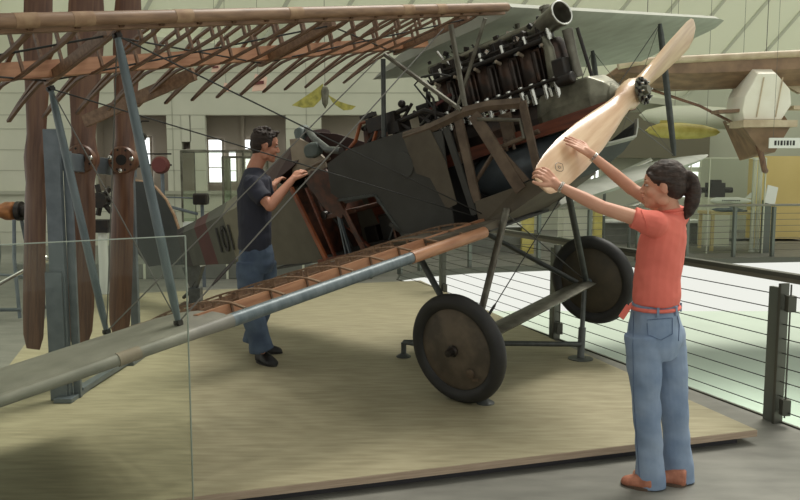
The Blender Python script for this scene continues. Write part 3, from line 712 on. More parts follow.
part('lower_wing', wing_skin(xl, lambda y: .70-.014*abs(y), [.36,.8,1.4,2.1,2.8,3.1,3.4,3.7,3.95,4.15,4.3], CL, taper=lambda y: (CL, 0) if y < 3.0 else (CL*(1-.80*((y-3.0)/1.3)**1.25), .32*((y-3.0)/1.3)**1.6)), 'fabric', label='fabric covered far half of the lower wing')
# --- interplane struts
YS = 2.83
def strut(p, q, k, r=.026, n='interplane_strut'):
    p, q = V(p), V(q); m = MB(); pts = [p.lerp(q, s) for s in (0,.08,.3,.7,.92,1)]
    m.tube(pts, [r*.6,r*.9,r,r,r*.9,r*.6], 10, flat=.62, up=(1,0,0)); return part(n, m, k)
FT = lambda s: (xu(YS)-.10, s*YS, zu(YS)-.045); FB = lambda s: (xl(YS)-.10, s*YS, zl(YS)+(.058 if s < 0 else .085))
RT = lambda s: (xu(YS)-.84, s*YS, zu(YS)-.08); RB = lambda s: (xl(YS)-.83, s*YS, zl(YS)+(.055 if s < 0 else .08))
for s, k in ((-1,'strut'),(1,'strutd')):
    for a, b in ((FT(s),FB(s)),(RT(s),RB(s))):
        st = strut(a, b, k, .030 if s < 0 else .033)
        if s < 0:
            for e in (a, b): obj('fitting', MB().box(e, (.04,.024,.025)).tube([V(e)+V((.0,-.02,.0)), V(e)+V((.0,.02,.0))], .010, 8), K['black'], st)
def wire(p, q, k='wire', r=.0042, n='bracing_wire'): return part(n, MB().tube([p, q], r, 6), k)
RTf = (.08,-HW,.80)
for s in (-1, 1):
    rt = (.06, s*HW, .80); ct = (.12, s*.42, 2.06); cr = (-.52, s*.42, 2.04)
    wire(FT(s), rt, r=.0045); wire(RT(s), V(rt)+V((-.06,0,-.01)), r=.004)
    wire(FB(s), ct, 'wirel'); wire(RB(s), cr, 'wirel')
    wire(FT(s), RB(s), 'wirel', .003); wire(RT(s), FB(s), 'wirel', .003)
    for P, Q in ((FT(s), RB(s)), ):
        pass
part('turnbuckle', MB().tube([V(FB(-1)).lerp(V((.12,-.42,2.06)), t) for t in (.09,.11,.14,.16)], [.004,.009,.009,.004], 8), 'black')
# --- cabane struts
for s in (-1, 1):
    part('cabane_strut', MB().tube([(.17, s*.40, 2.07), (.13, s*.40, 1.53)], .021, 10, flat=.6, up=(1,0,0)), 'metal')
    part('cabane_strut', MB().tube([(.42, s*.36, 2.03), (.06, s*.40, 1.53)], .013, 8), 'metal')
    part('cabane_strut', MB().tube([(-.46, s*.40, 2.06), (.10, s*.41, 1.51)], .017, 8), 'metal')
    part('cabane_strut', MB().tube([(-.50, s*.38, 2.04), (-.68, s*.38, 1.50)], .018, 10), 'strutd')
# --- fuselage: aft skin (loft) as the body part
def fsec(x, w, zb, zs, zp, wp):
    return [V((x,-w,zb)), V((x,-w,zs)), V((x,-wp,zp)), V((x,wp,zp)), V((x,w,zs)), V((x,w,zb))]
def aftw(x): return .03+ (.38)*min(1, (x+4.42)/2.6)**.8
m = MB(); secs = []
for x, zb, zs, zp in ((-4.40,.84,1.20,1.26),(-4.0,.83,1.22,1.29),(-3.6,.81,1.24,1.34),(-3.2,.78,1.27,1.39),(-2.8,.74,1.31,1.45),(-2.4,.70,1.36,1.55)):
    w = aftw(x); secs.append(fsec(x, w, zb, zs, zp, w*.55))
fus = part('fuselage', m.loft(secs), 'skinf', label='dark banded rear fuselage with painted number')
def fsub(n, mb, k, bev=0, label=None): return part(n, mb, k, fus, bev, label)
# side skins between x=-2.4 and the door opening
for s in (-1,1):
    m = MB(); pol = [(-2.4,.70),(-1.66,.66),(-1.83,1.30),(-2.0,1.40),(-2.4,1.36)]
    m.prism(pol, lambda a,b:(a,s*(aftw(a)),b), lambda a,b:(a,s*(aftw(a)-.012),b)); fsub('side_skin', m, 'skinf')
m = MB().prism([(-2.4,-.39),(.1,-.41),(.1,.41),(-2.4,.39)], lambda a,b:(a,b,.665), lambda a,b:(a,b,.68)); fsub('floor_panel', m, 'ply')
# raised rear deck
def deck(x, w, zs, zp, wp): return [V((x,-w,zs)), V((x,-wp,zp-.02)), V((x,-wp*.6,zp)), V((x,wp*.6,zp)), V((x,wp,zp-.02)), V((x,w,zs))]
fsub('rear_deck', MB().loft([deck(-2.42,.38,1.36,1.56,.20), deck(-2.1,.37,1.42,1.66,.18), deck(-1.9,.3,1.50,1.74,.16), deck(-1.80,.27,1.55,1.78,.15)]), 'maroon', label='dark red-brown raised rear deck')
fsub('headrest', MB().tube([(-1.90,-.02,1.77),(-1.84,-.10,1.79),(-1.80,-.19,1.77),(-1.79,-.22,1.70)], [.04,.055,.055,.035], 12), 'pad', label='grey padded top of the rear deck')
# cockpit inside wall, pads, seats
fsub('inner_panel', MB().prism([(-1.94,1.44),(-1.90,1.56),(-1.86,1.74),(-1.74,1.72),(-1.62,1.64),(-1.50,1.50),(-1.50,1.42),(-1.8,1.40)], lambda a,b:(a,-.27,b), lambda a,b:(a,-.25,b)), 'tan', label='pale tan panel beside the rear cockpit')
fsub('side_pad', MB().loft([[V((-1.50+a*.9,-.36+d_,1.575+b*.9)) for a,b in ((-.10,-.05),(-.11,.02),(-.08,.065),(.0,.075),(.09,.06),(.11,.01),(.09,-.055),(.0,-.07))] for d_ in (-.03,.03)]), 'pad', .02, label='rounded grey cushion on the cockpit side')
fsub('coaming', MB().tube([(-1.84,-.10,1.80),(-1.72,-.16,1.77),(-1.52,-.30,1.67),(-1.30,-.385,1.54),(-1.15,-.39,1.50)], .030, 10), 'strutd')
fsub('cockpit_lining', MB().prism([(-1.85,1.78),(-1.5,1.68),(-1.2,1.54),(-1.1,1.48),(-1.85,1.40)], lambda a,b:(a,-.06,b), lambda a,b:(a,-.05,b)), 'maroon')
fsub('coaming', MB().tube([(-1.62,-.39,1.44),(-1.45,-.40,1.46),(-1.28,-.41,1.47)], .014, 8), 'strip')
m = MB().prism([(-1.78,1.60),(-1.2,1.50),(-1.2,1.2),(-1.8,1.3)], lambda a,b:(a,.37,b), lambda a,b:(a,.39,b)); fsub('side_skin', m, 'leather')
# seat
fsub('seat', MB().box((-1.42,-.08,1.02), (.40,.5,.04)).beam((-1.62,-.08,1.02), (-1.72,-.08,1.38), .5, .03, (1,0,0)), 'leather', .008)
fsub('hanging_sheet', MB().prism([(-1.66,1.34),(-1.56,1.42),(-1.38,1.40),(-1.32,1.28),(-1.20,1.14),(-1.34,.98),(-1.50,1.08)], lambda a,b:(a,-.39,b), lambda a,b:(a,-.375,b)), 'leather', label='brown leathery sheet hanging in the cockpit opening')
fsub('orange_flap', MB().prism([(-1.52,1.40),(-1.47,1.40),(-1.42,1.28),(-1.49,1.27)], lambda a,b:(a,-.30,b), lambda a,b:(a,-.29,b)), 'cockwood')
# headrest leather of pilot (front seat)
fsub('seat_back', MB().loft([[V((-1.0,-.30,1.42)),V((-.94,-.30,1.42)),V((-.94,-.05,1.42)),V((-1.0,-.05,1.42))],[V((-.96,-.30,1.62)),V((-.90,-.30,1.62)),V((-.90,-.06,1.62)),V((-.96,-.06,1.62))],[V((-.92,-.25,1.68)),V((-.88,-.25,1.68)),V((-.88,-.1,1.68)),V((-.92,-.1,1.68))]]), 'leather', .02)
fsub('seat_rim', MB().tube([(-1.14,-.37,1.47),(-1.0,-.36,1.54),(-.93,-.33,1.66),(-.86,-.30,1.66),(-.80,-.32,1.56),(-.86,-.33,1.48)], .015, 8), 'cockwood')
# door opening frame
def fm(n, p, q, w=.035, h=.025, k='cockwood', y=-HW): return fsub(n, MB().beam((p[0],y,p[1]), (q[0],y,q[1]), h, w, (1,0,0)), k)
fm('door_post', (-1.83,1.33), (-1.62,.67), .035)
fm('door_post', (-1.70,1.30), (-1.56,.68), .02, k='redwood', y=-.36)
fm('frame_post', (-1.30,1.14), (-1.15,.68), .028, k='leather')
fm('frame_post', (-1.38,1.10), (-1.36,.68), .014, k='steel', y=-.37)
fm('frame_post', (-1.42,1.02), (-1.44,.68), .014, k='steel', y=-.34)
fm('sill_rail', (-1.30,1.13), (-.88,1.10), .02, k='strutd')
fm('door_post', (-.88,1.10), (-.70,.76), .022, k='strutd')
fm('sill_rail', (-.80,.86), (-.60,.70), .03, k='ply')
fm('lower_longeron', (-1.72,.672), (.08,.70), .03, k='redwood')
fm('brace', (-1.55,.95), (-1.30,.70), .018, k='redwood', y=-.2)
fm('brace', (-1.1,.72), (-.86,1.0), .018, k='strutd', y=-.15); fm('brace', (-1.18,1.05), (-.85,.74), .016, k='strutd', y=-.1)
fsub('bulkhead', MB().box((-.80,.0,1.06), (.02,.78,.78)), 'leather'); 
fsub('bulkhead', MB().box((-1.95,.0,1.0), (.02,.74,.62)), 'leather')
fsub('side_skin', MB().box((-.95,.402,1.08), (2.0,.012,.82)), 'redwood', label='red-brown inner face of the far fuselage side')
fsub('control_box', MB().box((-1.15,.1,.82), (.25,.3,.22)).box((-1.5,.15,.78), (.15,.2,.14)), 'black', .01)
fsub('control_tube', MB().tube([(-1.68,-.3,1.2),(-1.55,-.25,.95),(-1.5,-.2,.72)], .016, 8).tube([(-1.6,-.33,1.33),(-1.5,-.3,1.1),(-1.42,-.25,.9)], .022, 8), 'black')
fsub('gauge', MB().lathe((-1.56,-.31,1.16), (0,-1,0), [(0,0),(0,.05),(.03,.05),(.03,0)], 16).lathe((-1.60,-.31,1.04), (0,-1,0), [(0,0),(0,.035),(.03,.035),(.03,0)], 14), 'black')
# dark side panel
pol = [(-1.32,1.43),(-1.1,1.49),(-.47,1.49),(-.46,1.44),(-.10,1.42),(-.20,.74),(-.24,.70),(-.62,.70),(-.70,.76),(-.88,1.09),(-1.22,1.09),(-1.36,1.20)]
fsub('side_panel', MB().prism(pol, lambda a,b:(a,-HW-.004,b), lambda a,b:(a,-HW+.008,b)), 'ply', label='dark grey side panel between cockpit and engine')
pol = [(-.46,1.48),(-.20,1.46),(-.13,1.20),(-.12,.90),(-.22,.88),(-.30,1.12),(-.42,1.18)]
fsub('patch_sheet', MB().prism(pol, lambda a,b:(a,-HW-.012,b), lambda a,b:(a,-HW-.004,b)), 'ply2')
fsub('round_cover', MB().lathe((-.52,-HW-.003,1.26), (0,-1,0), [(0,.0),(0,.10),(.012,.095),(.014,.0)], 24), 'ply')
fsub('top_panel', MB().box((-.62,0,1.49), (.5,.8,.012)), 'ply')
# number on the rear fuselage
cu = bpy.data.curves.new('num', 'FONT'); cu.body = '101'; cu.size = .34; cu.extrude = .003; cu.space_character = .95
to = bpy.data.objects.new('num', cu); C.objects.link(to)
bpy.context.view_layer.update(); dg = bpy.context.evaluated_depsgraph_get(); me = bpy.data.meshes.new_from_object(to.evaluated_get(dg)); bpy.data.objects.remove(to)
sl = math.atan2(aftw(-3.0)-aftw(-3.45), .45)
mt = M.Translation((-3.41,-aftw(-3.41)-.014,.915)) @ M.Rotation(-sl,4,'Z') @ M.Rotation(PI/2,4,'X') @ M.Scale(.82,4,(1,0,0)) @ M.Scale(1.1,4,(0,1,0))
me.transform(mt); me.materials.clear(); me.materials.append(K['ink']); fsub('painted_number', me, 'ink')
# --- nose framework
part('top_longeron', MB().tube([(-.46,-HW,1.455),(-.2,-HW,1.46),(-.05,-HW,1.475),(.12,-HW,1.495),(.32,-HW,1.485),(.55,-.38,1.44)], .034, 4, flat=.5, up=(0,0,1)), 'strip')
part('top_longeron', MB().tube([(-.46,HW,1.455),(.12,HW,1.495),(.55,.38,1.44)], .03, 4, flat=.5, up=(0,0,1)), 'strip')
for s in (-1,1):
    q = lambda n, p, r, w, k, y=-.40: part(n, MB().beam((p[0],s*-y*-1 if 0 else s*abs(y),p[1]), (r[0],s*abs(y),r[1]), .016, w, (1,0,0)), k)
    q('side_strap', (.05,1.47), (.04,.88), .07, 'strip'); q('side_strap', (.19,1.46), (.42,.90), .09, 'strip', .41)
    q('side_strap', (.565,1.45), (.56,.95), .055, 'strip', .385); q('side_strap', (-.07,1.43), (.0,.80), .05, 'ply', .405)
    part('diagonal_brace', MB().tube([(.02,s*.37,1.0),(.28,s*.37,1.20),(.60,s*.33,1.24)], .016, 8), 'strip')
    part('diagonal_brace', MB().tube([(.22,s*.42,1.42),(.50,s*.36,1.34),(.50,s*.36,1.22)], .013, 8), 'metal')
    part('engine_bearer', MB().beam((-.36,s*.23,1.20), (1.02,s*.17,1.27), .04, .085), 'redwood')
    part('lower_panel', MB().prism(([(.03,.89),(.40,.93),(.72,.985),(.86,1.02),(.88,.97),(.55,.86),(.12,.70),(.02,.71)] if s < 0 else [(.03,.89),(.40,.93),(.5,.94),(.5,.86),(.12,.70),(.02,.71)]), lambda a,b:(a,s*(.41-.12*max(0,a-.3)),b), lambda a,b:(a,s*(.40-.12*max(0,a-.3)),b)), 'ply2')
    part('side_strap', MB().prism([(.38,.93),(.50,.955),(.34,1.20),(.27,1.18)], lambda a,b:(a,s*.413,b), lambda a,b:(a,s*.405,b)), 'strip')
part('belly_panel', MB().prism([(.1,-.40),(.55,-.36),(.55,.36),(.1,.40)], lambda a,b:(a,b,.70+.32*max(0,(a-.1)/.85)), lambda a,b:(a,b,.715+.32*max(0,(a-.1)/.85))), 'ply2')
part('oil_sump', MB().lathe((-.15,0,1.02), (1,0,.06), [(0,0),(0,.13),(.1,.17),(.7,.17),(.85,.1),(.85,0)], 20), 'steel')
part('firewall', MB().box((-.40,0,1.08), (.015,.78,.74)), 'dark')
def ncs(x, w, z0, z1): return [V((x,-w,z1)), V((x,-w*.92,z0+.06)), V((x,-w*.7,z0)), V((x,w*.7,z0)), V((x,w*.92,z0+.06)), V((x,w,z1)), V((x,w-.012,z1)), V((x,w*.9-.012,z0+.07)), V((x,w*.68,z0+.012)), V((x,-w*.68,z0+.012)), V((x,-w*.9+.012,z0+.07)), V((x,-w+.012,z1))]
nc = part('nose_cowl', MB().loft([ncs(.50,.37,.86,.98), ncs(.70,.35,.91,1.06), ncs(.86,.31,.98,1.12), ncs(.96,.27,1.05,1.15)]), 'tail', label='dark lower nose cowl behind the propeller')
part('cowl_rim', MB().loft([ncs(.955,.285,1.04,1.17), ncs(.985,.275,1.055,1.17)]), 'fabric', nc)
# --- engine
eng = part('engine', MB().loft([[V((x,-w,a)),V((x,-w*1.05,(a+b)/2)),V((x,-w*.8,b)),V((x,w*.8,b)),V((x,w*1.05,(a+b)/2)),V((x,w,a))] for x,w,a,b in ((.50,.15,1.22,1.44),(.55,.17,1.2,1.47),(.62,.17,1.21,1.50),(.90,.15,1.24,1.50),(.98,.10,1.27,1.44),(1.03,.06,1.28,1.38))]), 'alu', bev=.012, label='exposed dark six-cylinder engine with pale green crankcase')
def es(n, mb, k, bev=0): return part(n, mb, k, eng, bev)
es('rear_crankcase', MB().loft([[V((x,-w,1.20)),V((x,-w*1.02,1.33)),V((x,-w*.75,1.43)),V((x,w*.75,1.43)),V((x,w*1.02,1.33)),V((x,w,1.20))] for x,w in ((-.42,.13),(-.34,.15),(.45,.15),(.51,.15))]), 'cyl', .01)
cy0 = None
for i in range(6):
    x = -.28+i*.185
    mm = MB().lathe((0,0,1.47), (0,0,1), [(0,.0),(0,.078),(.04,.078),(.05,.084),(.06,.091),(.24,.092),(.30,.086),(.34,.066),(.36,.0)], 24).lathe((0,0,1.52), (0,0,1), [(0,.0),(0,.094),(.01,.094),(.01,0)], 24)
    if cy0 is None: cy0 = es('cylinder', mm, 'cyl', 0); o = cy0
    else: o = copyo(cy0); o.parent = eng
    o.location = (x,0,0)
    for dx in (-.04,.045):
        es('intake_stub', MB().tube([(x+dx,-.135,1.42),(x+dx,-.14,1.56)], .021, 10), 'chrome')
    es('cylinder_bolt', MB().tube([(x,-.155,1.44),(x,-.165,1.50)], .012, 8), 'chrome')
    es('rocker_box', MB().box((x,-.03,1.885), (.10,.14,.05)).ball((x+.03,-.08,1.90), .022, 10).tube([(x-.02,-.09,1.81),(x-.02,-.09,1.90)], .016, 8), 'black', .006)
    es('valve_spring', MB().tube([(x+.05,-.10,1.80),(x+.05,-.105,1.875)], .015, 8), 'chrome')
    es('spark_plug', MB().tube([(x,-.09,1.76),(x,-.14,1.78)], .012, 8), 'tan')
rg = random.Random(8)
for k in range(46):
    x = rg.uniform(-.42,.66); z = rg.uniform(1.79,1.96); y = rg.uniform(-.13,.02); s_ = rg.uniform(.010,.024)
    mm = MB()
    if k % 3: mm.box((x,y,z), (s_*1.6,s_*1.2,s_*1.6), M.Rotation(rg.uniform(0,1.5),3,'Y'))
    else: mm.tube([(x,y,z-.03),(x+rg.uniform(-.03,.03),y-.02,z+.04)], s_*.5, 6)
    es('valve_lever', mm, 'black' if k % 5 else 'chrome')
es('camshaft_housing', MB().tube([(-.40,0,1.90),(.70,0,1.93)], .037, 12), 'alu')
es('exhaust_manifold', MB().tube([(-.34,-.115,1.795),(.1,-.12,1.80),(.64,-.11,1.81)], .018, 10), 'black')
es('ignition_tube', MB().tube([(-.34,-.19,1.52),(.2,-.2,1.53),(.72,-.18,1.54)], .012, 8), 'black')
es('ignition_tube', MB().tube([(-.40,-.09,1.86),(.1,-.11,1.84),(.66,-.1,1.86)], .009, 8), 'black')
es('header_tank', MB().lathe((.60,-.03,1.90), (1,-.30,.16), [(-.16,.0),(-.16,.04),(0,.058),(.06,.070),(.19,.077),(.20,.083),(.225,.083),(.225,.072),(.10,.062),(.10,0)], 28), 'metal')
es('tank_rim', MB().torus(V((.60,-.03,1.90))+V((1,-.30,.16)).normalized()*.225, (1,-.30,.16), .078, .0065, 32, 8), 'chrome')
es('filler_cap', MB().lathe((.66,-.02,1.96), (0,0,1), [(0,.03),(.05,.03),(.05,.04),(.07,.035),(.08,0)], 14), 'metal')
es('water_pipe', MB().tube([(.80,-.05,1.83),(.80,-.05,1.66),(.80,-.05,1.52)], [.036,.03,.036], 14), 'metal')
es('water_pipe', MB().tube([(.86,-.03,1.82),(.88,-.02,1.50)], .012, 8), 'black')
es('front_pipe', MB().tube([(.66,-.12,1.50),(.68,-.13,1.62),(.68,-.12,1.74),(.64,-.08,1.82)], [.03,.038,.034,.028], 12), 'alu')
es('magneto', MB().box((.74,-.12,1.60), (.09,.09,.12)).lathe((.70,-.14,1.52),(1,0,0),[(0,0),(0,.04),(.12,.04),(.12,0)],14), 'black', .01)
es('magneto', MB().box((-.44,-.08,1.60), (.12,.16,.14)).tube([(-.44,-.1,1.6),(-.36,-.14,1.74)],.02,8), 'black', .01)
es('front_flange', MB().lathe((.99,0,1.325), (1,0,0), [(0,0),(0,.10),(.02,.10),(.05,.06),(.14,.055),(.14,0)], 24), 'alu')
for x in (.30,-.1): es('mount_bracket', MB().box((x,-.22,1.32), (.09,.03,.2)).tube([(x-.03,-.245,1.25),(x-.03,-.245,1.17)],.012,8).tube([(x+.03,-.245,1.25),(x+.03,-.245,1.17)],.012,8), 'strip')
for i in range(5):
    x = -.28+i*.185+.0925; es('water_jacket', MB().box((x,-.035,1.66), (.07,.10,.24)).tube([(x,-.10,1.56),(x,-.10,1.76)], .020, 8), 'cyl', .008)
es('base_rail', MB().box((.17,-.10,1.49), (.98,.09,.05)), 'black', .006)
es('valve_cover', MB().box((.17,-.035,1.845), (.98,.13,.05)), 'black', .01)
# --- propeller
hub = V((1.095,0,1.322)); ang = .306; pd = V((0,cos(ang),sin(ang)))
td = V((0,-sin(ang),cos(ang)))
prof = [(-1.29,.03,.45),(-1.283,.10,.45),(-1.265,.135,.45),(-1.2,.180,.46),(-1.08,.212,.50),(-.9,.23,.56),(-.65,.215,.66),(-.42,.175,.80),(-.26,.14,.95),(-.14,.125,1.2),(-.06,.15,1.45),(0,.17,1.57),(.06,.15,1.45),(.14,.125,1.2),(.26,.14,.95),(.42,.175,.80),(.65,.215,.66),(.9,.23,.56),(1.1,.235,.50),(1.22,.215,.46),(1.29,.16,.45),(1.32,.09,.45),(1.33,.02,.45)]
secs = []
for s, ch, pt in prof:
    # chord direction: tangential rotated towards -x (aft) by pitch
    sg = 1 if s >= 0 else -1
    th = .155 if abs(s) < .1 else max(.014, .10*(1-abs(s)/1.45)**1.3)
    if abs(s) < .1: a, b = td, V((1,0,0)); th = .155; chh = .17
    else:
        al = .62*(1-.45*abs(s)/1.36); a = (td*cos(al)*sg + V((1,0,0))*sin(al)); b = V((1,0,0))*cos(al) - td*sin(al)*sg; chh = ch
        if sg < 0: a = -a
    pts = []
    for k in range(16):
        t = 2*PI*k/16; pts.append(hub+pd*s+a*(chh/2*cos(t))+b*(th/2*sin(t)))
    secs.append(pts)
# laid out in its own frame so the grain follows the blades
pr = part('propeller', MB().loft(secs, True), 'prop', label='polished pale wooden propeller')
me = pr.data; fr_ = M((( td.x, pd.x, 1),(td.y, pd.y, 0),(td.z, pd.z, 0))).to_4x4()
inv = (M.Translation(hub) @ fr_).inverted(); me.transform(inv); pr.matrix_parent_inverse = M.Identity(4); pr.matrix_local = M.Translation(hub) @ fr_
def ps(n, mb, k): 
    o_ = obj(n, mb, K[k], pr); o_.data.transform(inv); return o_
ps('hub_plate', MB().lathe(hub+V((.078,0,0)), (1,0,0), [(0,0),(0,.088),(.012,.088),(.016,.03),(.05,.028),(.05,0)], 28), 'alu')
m = MB(); m2 = MB()
for k in range(8):
    t = 2*PI*k/8; c = hub+V((.092,.062*cos(t),.062*sin(t))); m.lathe(c-V((.004,0,0)), (1,0,0), [(0,.014),(.018,.014),(.018,0)], 6); m2.lathe(c, (1,0,0), [(0,.006),(.03,.006),(.03,0)], 6)
ps('hub_nut', m, 'black'); ps('hub_bolt', m2, 'chrome')
m = MB()
for k in range(12):
    t = 2*PI*(k+.5)/12; m.box(hub+V((.09,.08*cos(t),.08*sin(t))), (.012,.016,.016))
ps('hub_notch', m, 'black')
# --- emblem on the near blade (an outlined eye shape)
al = .62*(1-.45*1.05/1.36); a_ = -(td*-cos(al)+V((1,0,0))*sin(al)); b_ = V((1,0,0))*cos(al)+td*sin(al)
ec = hub-pd*1.08 + b_*.0165
if b_.x < 0: ec = hub-pd*1.08 - b_*.0165
m = MB(); ring = [ec+pd*(.038*cos(t)*1.0)+a_*(.026*sin(t)*abs(sin(t))) for t in [2*PI*k/28 for k in range(28)]]
m.tube(ring+[ring[0]], .0016, 5); m.tube([ec+pd*.008*cos(t)+a_*.008*sin(t) for t in [2*PI*k/14 for k in range(15)]], .0016, 5)
ps('blade_emblem', m, 'railm')
# --- tail
rp_ = [(-4.40,.86),(-4.38,1.22),(-4.40,1.42),(-4.48,1.62),(-4.62,1.78),(-4.80,1.88),(-5.0,1.93),(-5.2,1.88),(-5.36,1.70),(-5.42,1.4),(-5.36,1.1),(-5.2,.93),(-4.96,.92)]
fin = part('rudder', MB().prism(rp_, lambda a,b:(a,-.022,b), lambda a,b:(a,.022,b)), 'tail', label='dark rounded rudder')
part('rudder_edge', MB().tube([(a,0,b) for a,b in rp_[1:10]], .016, 8), 'wrap', fin)
part('tail_skid', MB().prism([(-4.05,.84),(-4.34,.58),(-4.44,.56),(-4.50,.84)], lambda a,b:(a,-.02,b), lambda a,b:(a,.02,b)), 'strutd')
part('tail_skid', MB().tube([(-4.30,0,.66),(-4.5,0,.55),(-4.66,0,.50)], .022, 8), 'black')
part('tail_fitting', MB().box((-3.95,-.1,.82), (.06,.03,.02)), 'whitep')
# --- gun and fittings above the fuselage
gun = part('gun_mount', MB().tube([(-.95,-.30,1.62),(-.45,-.30,1.66)], .02, 10).box((-.72,-.30,1.62), (.30,.07,.10)).box((-.60,-.28,1.55), (.12,.14,.08)), 'black', label='black gun mechanism above the panel')
m = MB()
for p, q in (((-.9,1.5),(-.7,1.66)),((-.78,1.5),(-.62,1.62)),((-.62,1.5),(-.42,1.68)),((-.45,1.5),(-.70,1.66)),((-.35,1.5),(-.20,1.60)),((-.9,1.60),(-.82,1.72)),((-.25,1.5),(-.42,1.62))): m.tube([(p[0],-.33,p[1]),(q[0],-.28,q[1])], .013, 6)
m.tube([(-.6,-.31,1.58),(-.3,-.30,1.60),(-.15,-.28,1.52)], .02, 8); part('linkage', m, 'black', gun)
part('gun_handle', MB().ball((-.50,-.3,1.70), .03, 10).box((-.86,-.3,1.70), (.14,.05,.03)), 'black', gun)
for y, h, x0 in ((-.25,.34,-.20),(.0,.36,-.22)):
    part('wire_hoop', MB().tube([(x0,y,1.50),(x0-.12,y,1.50+h*.6),(x0-.18,y,1.50+h*.9),(x0-.10,y,1.50+h),(x0+.05,y,1.50+h*.95),(x0+.16,y,1.50+h*.8)], .0075, 6), 'wire')
part('red_pointer', MB().beam((-.42,-.15,1.60), (-.12,-.2,1.66), .02, .02), 'red')
part('fuel_pipe', MB().tube([(-.05,-.36,1.54),(-.02,-.3,1.62),(-.10,-.2,1.70),(-.16,-.1,1.66)], .01, 6), 'black')
part('throttle_lever', MB().tube([(-.22,-.3,1.5),(-.20,-.3,1.66),(-.24,-.3,1.72)], .010, 6).ball((-.25,-.3,1.74), .02, 8), 'black')
# --- undercarriage
part('axle', MB().tube([(0,-.96,0),(0,.96,0)], .024, 12), 'steel')
part('axle_fairing', MB().loft([[V((.13,y,.0)),V((.07,y,.028)),V((-.06,y,.022)),V((-.16,y,.0)),V((-.06,y,-.022)),V((.07,y,-.028))] for y in (-.74,.74)], True), 'metal')
for s in (-1,1):
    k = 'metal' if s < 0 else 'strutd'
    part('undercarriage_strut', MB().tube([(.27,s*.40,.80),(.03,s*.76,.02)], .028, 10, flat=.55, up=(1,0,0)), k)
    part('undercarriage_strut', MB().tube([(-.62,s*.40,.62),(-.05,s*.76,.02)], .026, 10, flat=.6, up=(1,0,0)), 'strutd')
wire((.24,-.40,.78), (.04,.72,.05)); wire((.24,.40,.78), (.04,-.72,.05)); part('turnbuckle', MB().tube([V((.04,-.72,.05)).lerp(V((.24,.40,.78)), t) for t in (.10,.12,.17,.19)], [.004,.01,.01,.004], 8), 'black')
def wheel(s, disc):
    R_, r_ = .37, .052; y = s*.909
    w = part('wheel', MB().torus((0,y,0), (0,1,0), R_-r_, r_, 64, 16), 'tyre', label='dark rubber tyre with wooden brown disc')
    o = [(0,.06),(.02,.06),(.025,.10)]
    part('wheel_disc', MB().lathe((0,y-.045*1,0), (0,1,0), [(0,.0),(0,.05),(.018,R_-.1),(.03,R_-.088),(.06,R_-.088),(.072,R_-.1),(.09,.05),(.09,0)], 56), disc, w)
    part('wheel_hub', MB().lathe((0,y+s*.04,0), (0,s,0), [(0,.0),(0,.035),(.02,.04),(.03,.028),(.07,.024),(.075,.0)], 18), 'black', w)
    if s < 0:
        part('valve_patch', MB().lathe((.09,y-.046,-.16), (0,-1,0), [(0,.0),(0,.028),(.006,.026),(.008,0)], 16).torus((.09,y-.046,-.16), (0,1,0), .03, .003, 20, 6).box((.12,y-.046,-.2), (.05,.006,.02)), 'strip', w)
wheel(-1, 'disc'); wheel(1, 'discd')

# --- support stands under the aircraft (separate things standing on the platform)
ft = V((1.455,6.15,ZP)); f2 = V((.03,6.22,ZP)); f3 = V((.56,4.97,ZP))
sd = thing('axle_stand', 'dark steel stand of tubes and round feet propping the biplane axle', 'stand', ft); o = V(sd.location)
axp = lambda y: AO + AR @ V((0,y,0))
top = axp(.78)-V((0,0,.04))
def ss(n, mb, k='strutd'): return obj(n, loc(mb, o), K[k], sd)
ss('post', MB().tube([ft, V((top.x,top.y,top.z))], .02, 12)); ss('sleeve', MB().tube([ft, ft.lerp(top,.45)], .03, 12))
ss('foot', MB().lathe(ft, (0,0,1), [(0,.10),(.008,.10),(.012,.03),(.012,0)], 24)); ss('foot', MB().lathe(f2, (0,0,1), [(0,.06),(.008,.06),(.03,.025),(.03,0)], 18)); ss('foot', MB().lathe(f3, (0,0,1), [(0,.06),(.008,.06),(.03,.02),(.03,0)], 18))
ss('crossbar', MB().tube([ft+V((0,0,.12)), f2+V((0,0,.12))], .022, 10)); ss('crossbar', MB().tube([f2+V((0,0,.0)), f2+V((0,0,.12))], .022, 10).tube([f2+V((0,0,.12)), f2+V((.5,-.45,.14))], .018, 8))
ss('crossbar', MB().tube([f3+V((0,0,.0)), f3+V((0,.06,.14)), V((.55,6.22,ZP+.12))], .018, 10))
tp = AO + AR @ V((-4.36,0,.60)); ts = thing('tail_stand', 'short grey post on a base plate holding up the biplane tail', 'stand', (tp.x,tp.y,ZP)); 
obj('post', MB().box((0,0,(tp.z-ZP)/2-.0), (.13,.13,tp.z-ZP-.02)), K['strutd'], ts, .006); obj('base_plate', MB().box((0,0,.008), (.35,.3,.016)), K['leather'], ts)
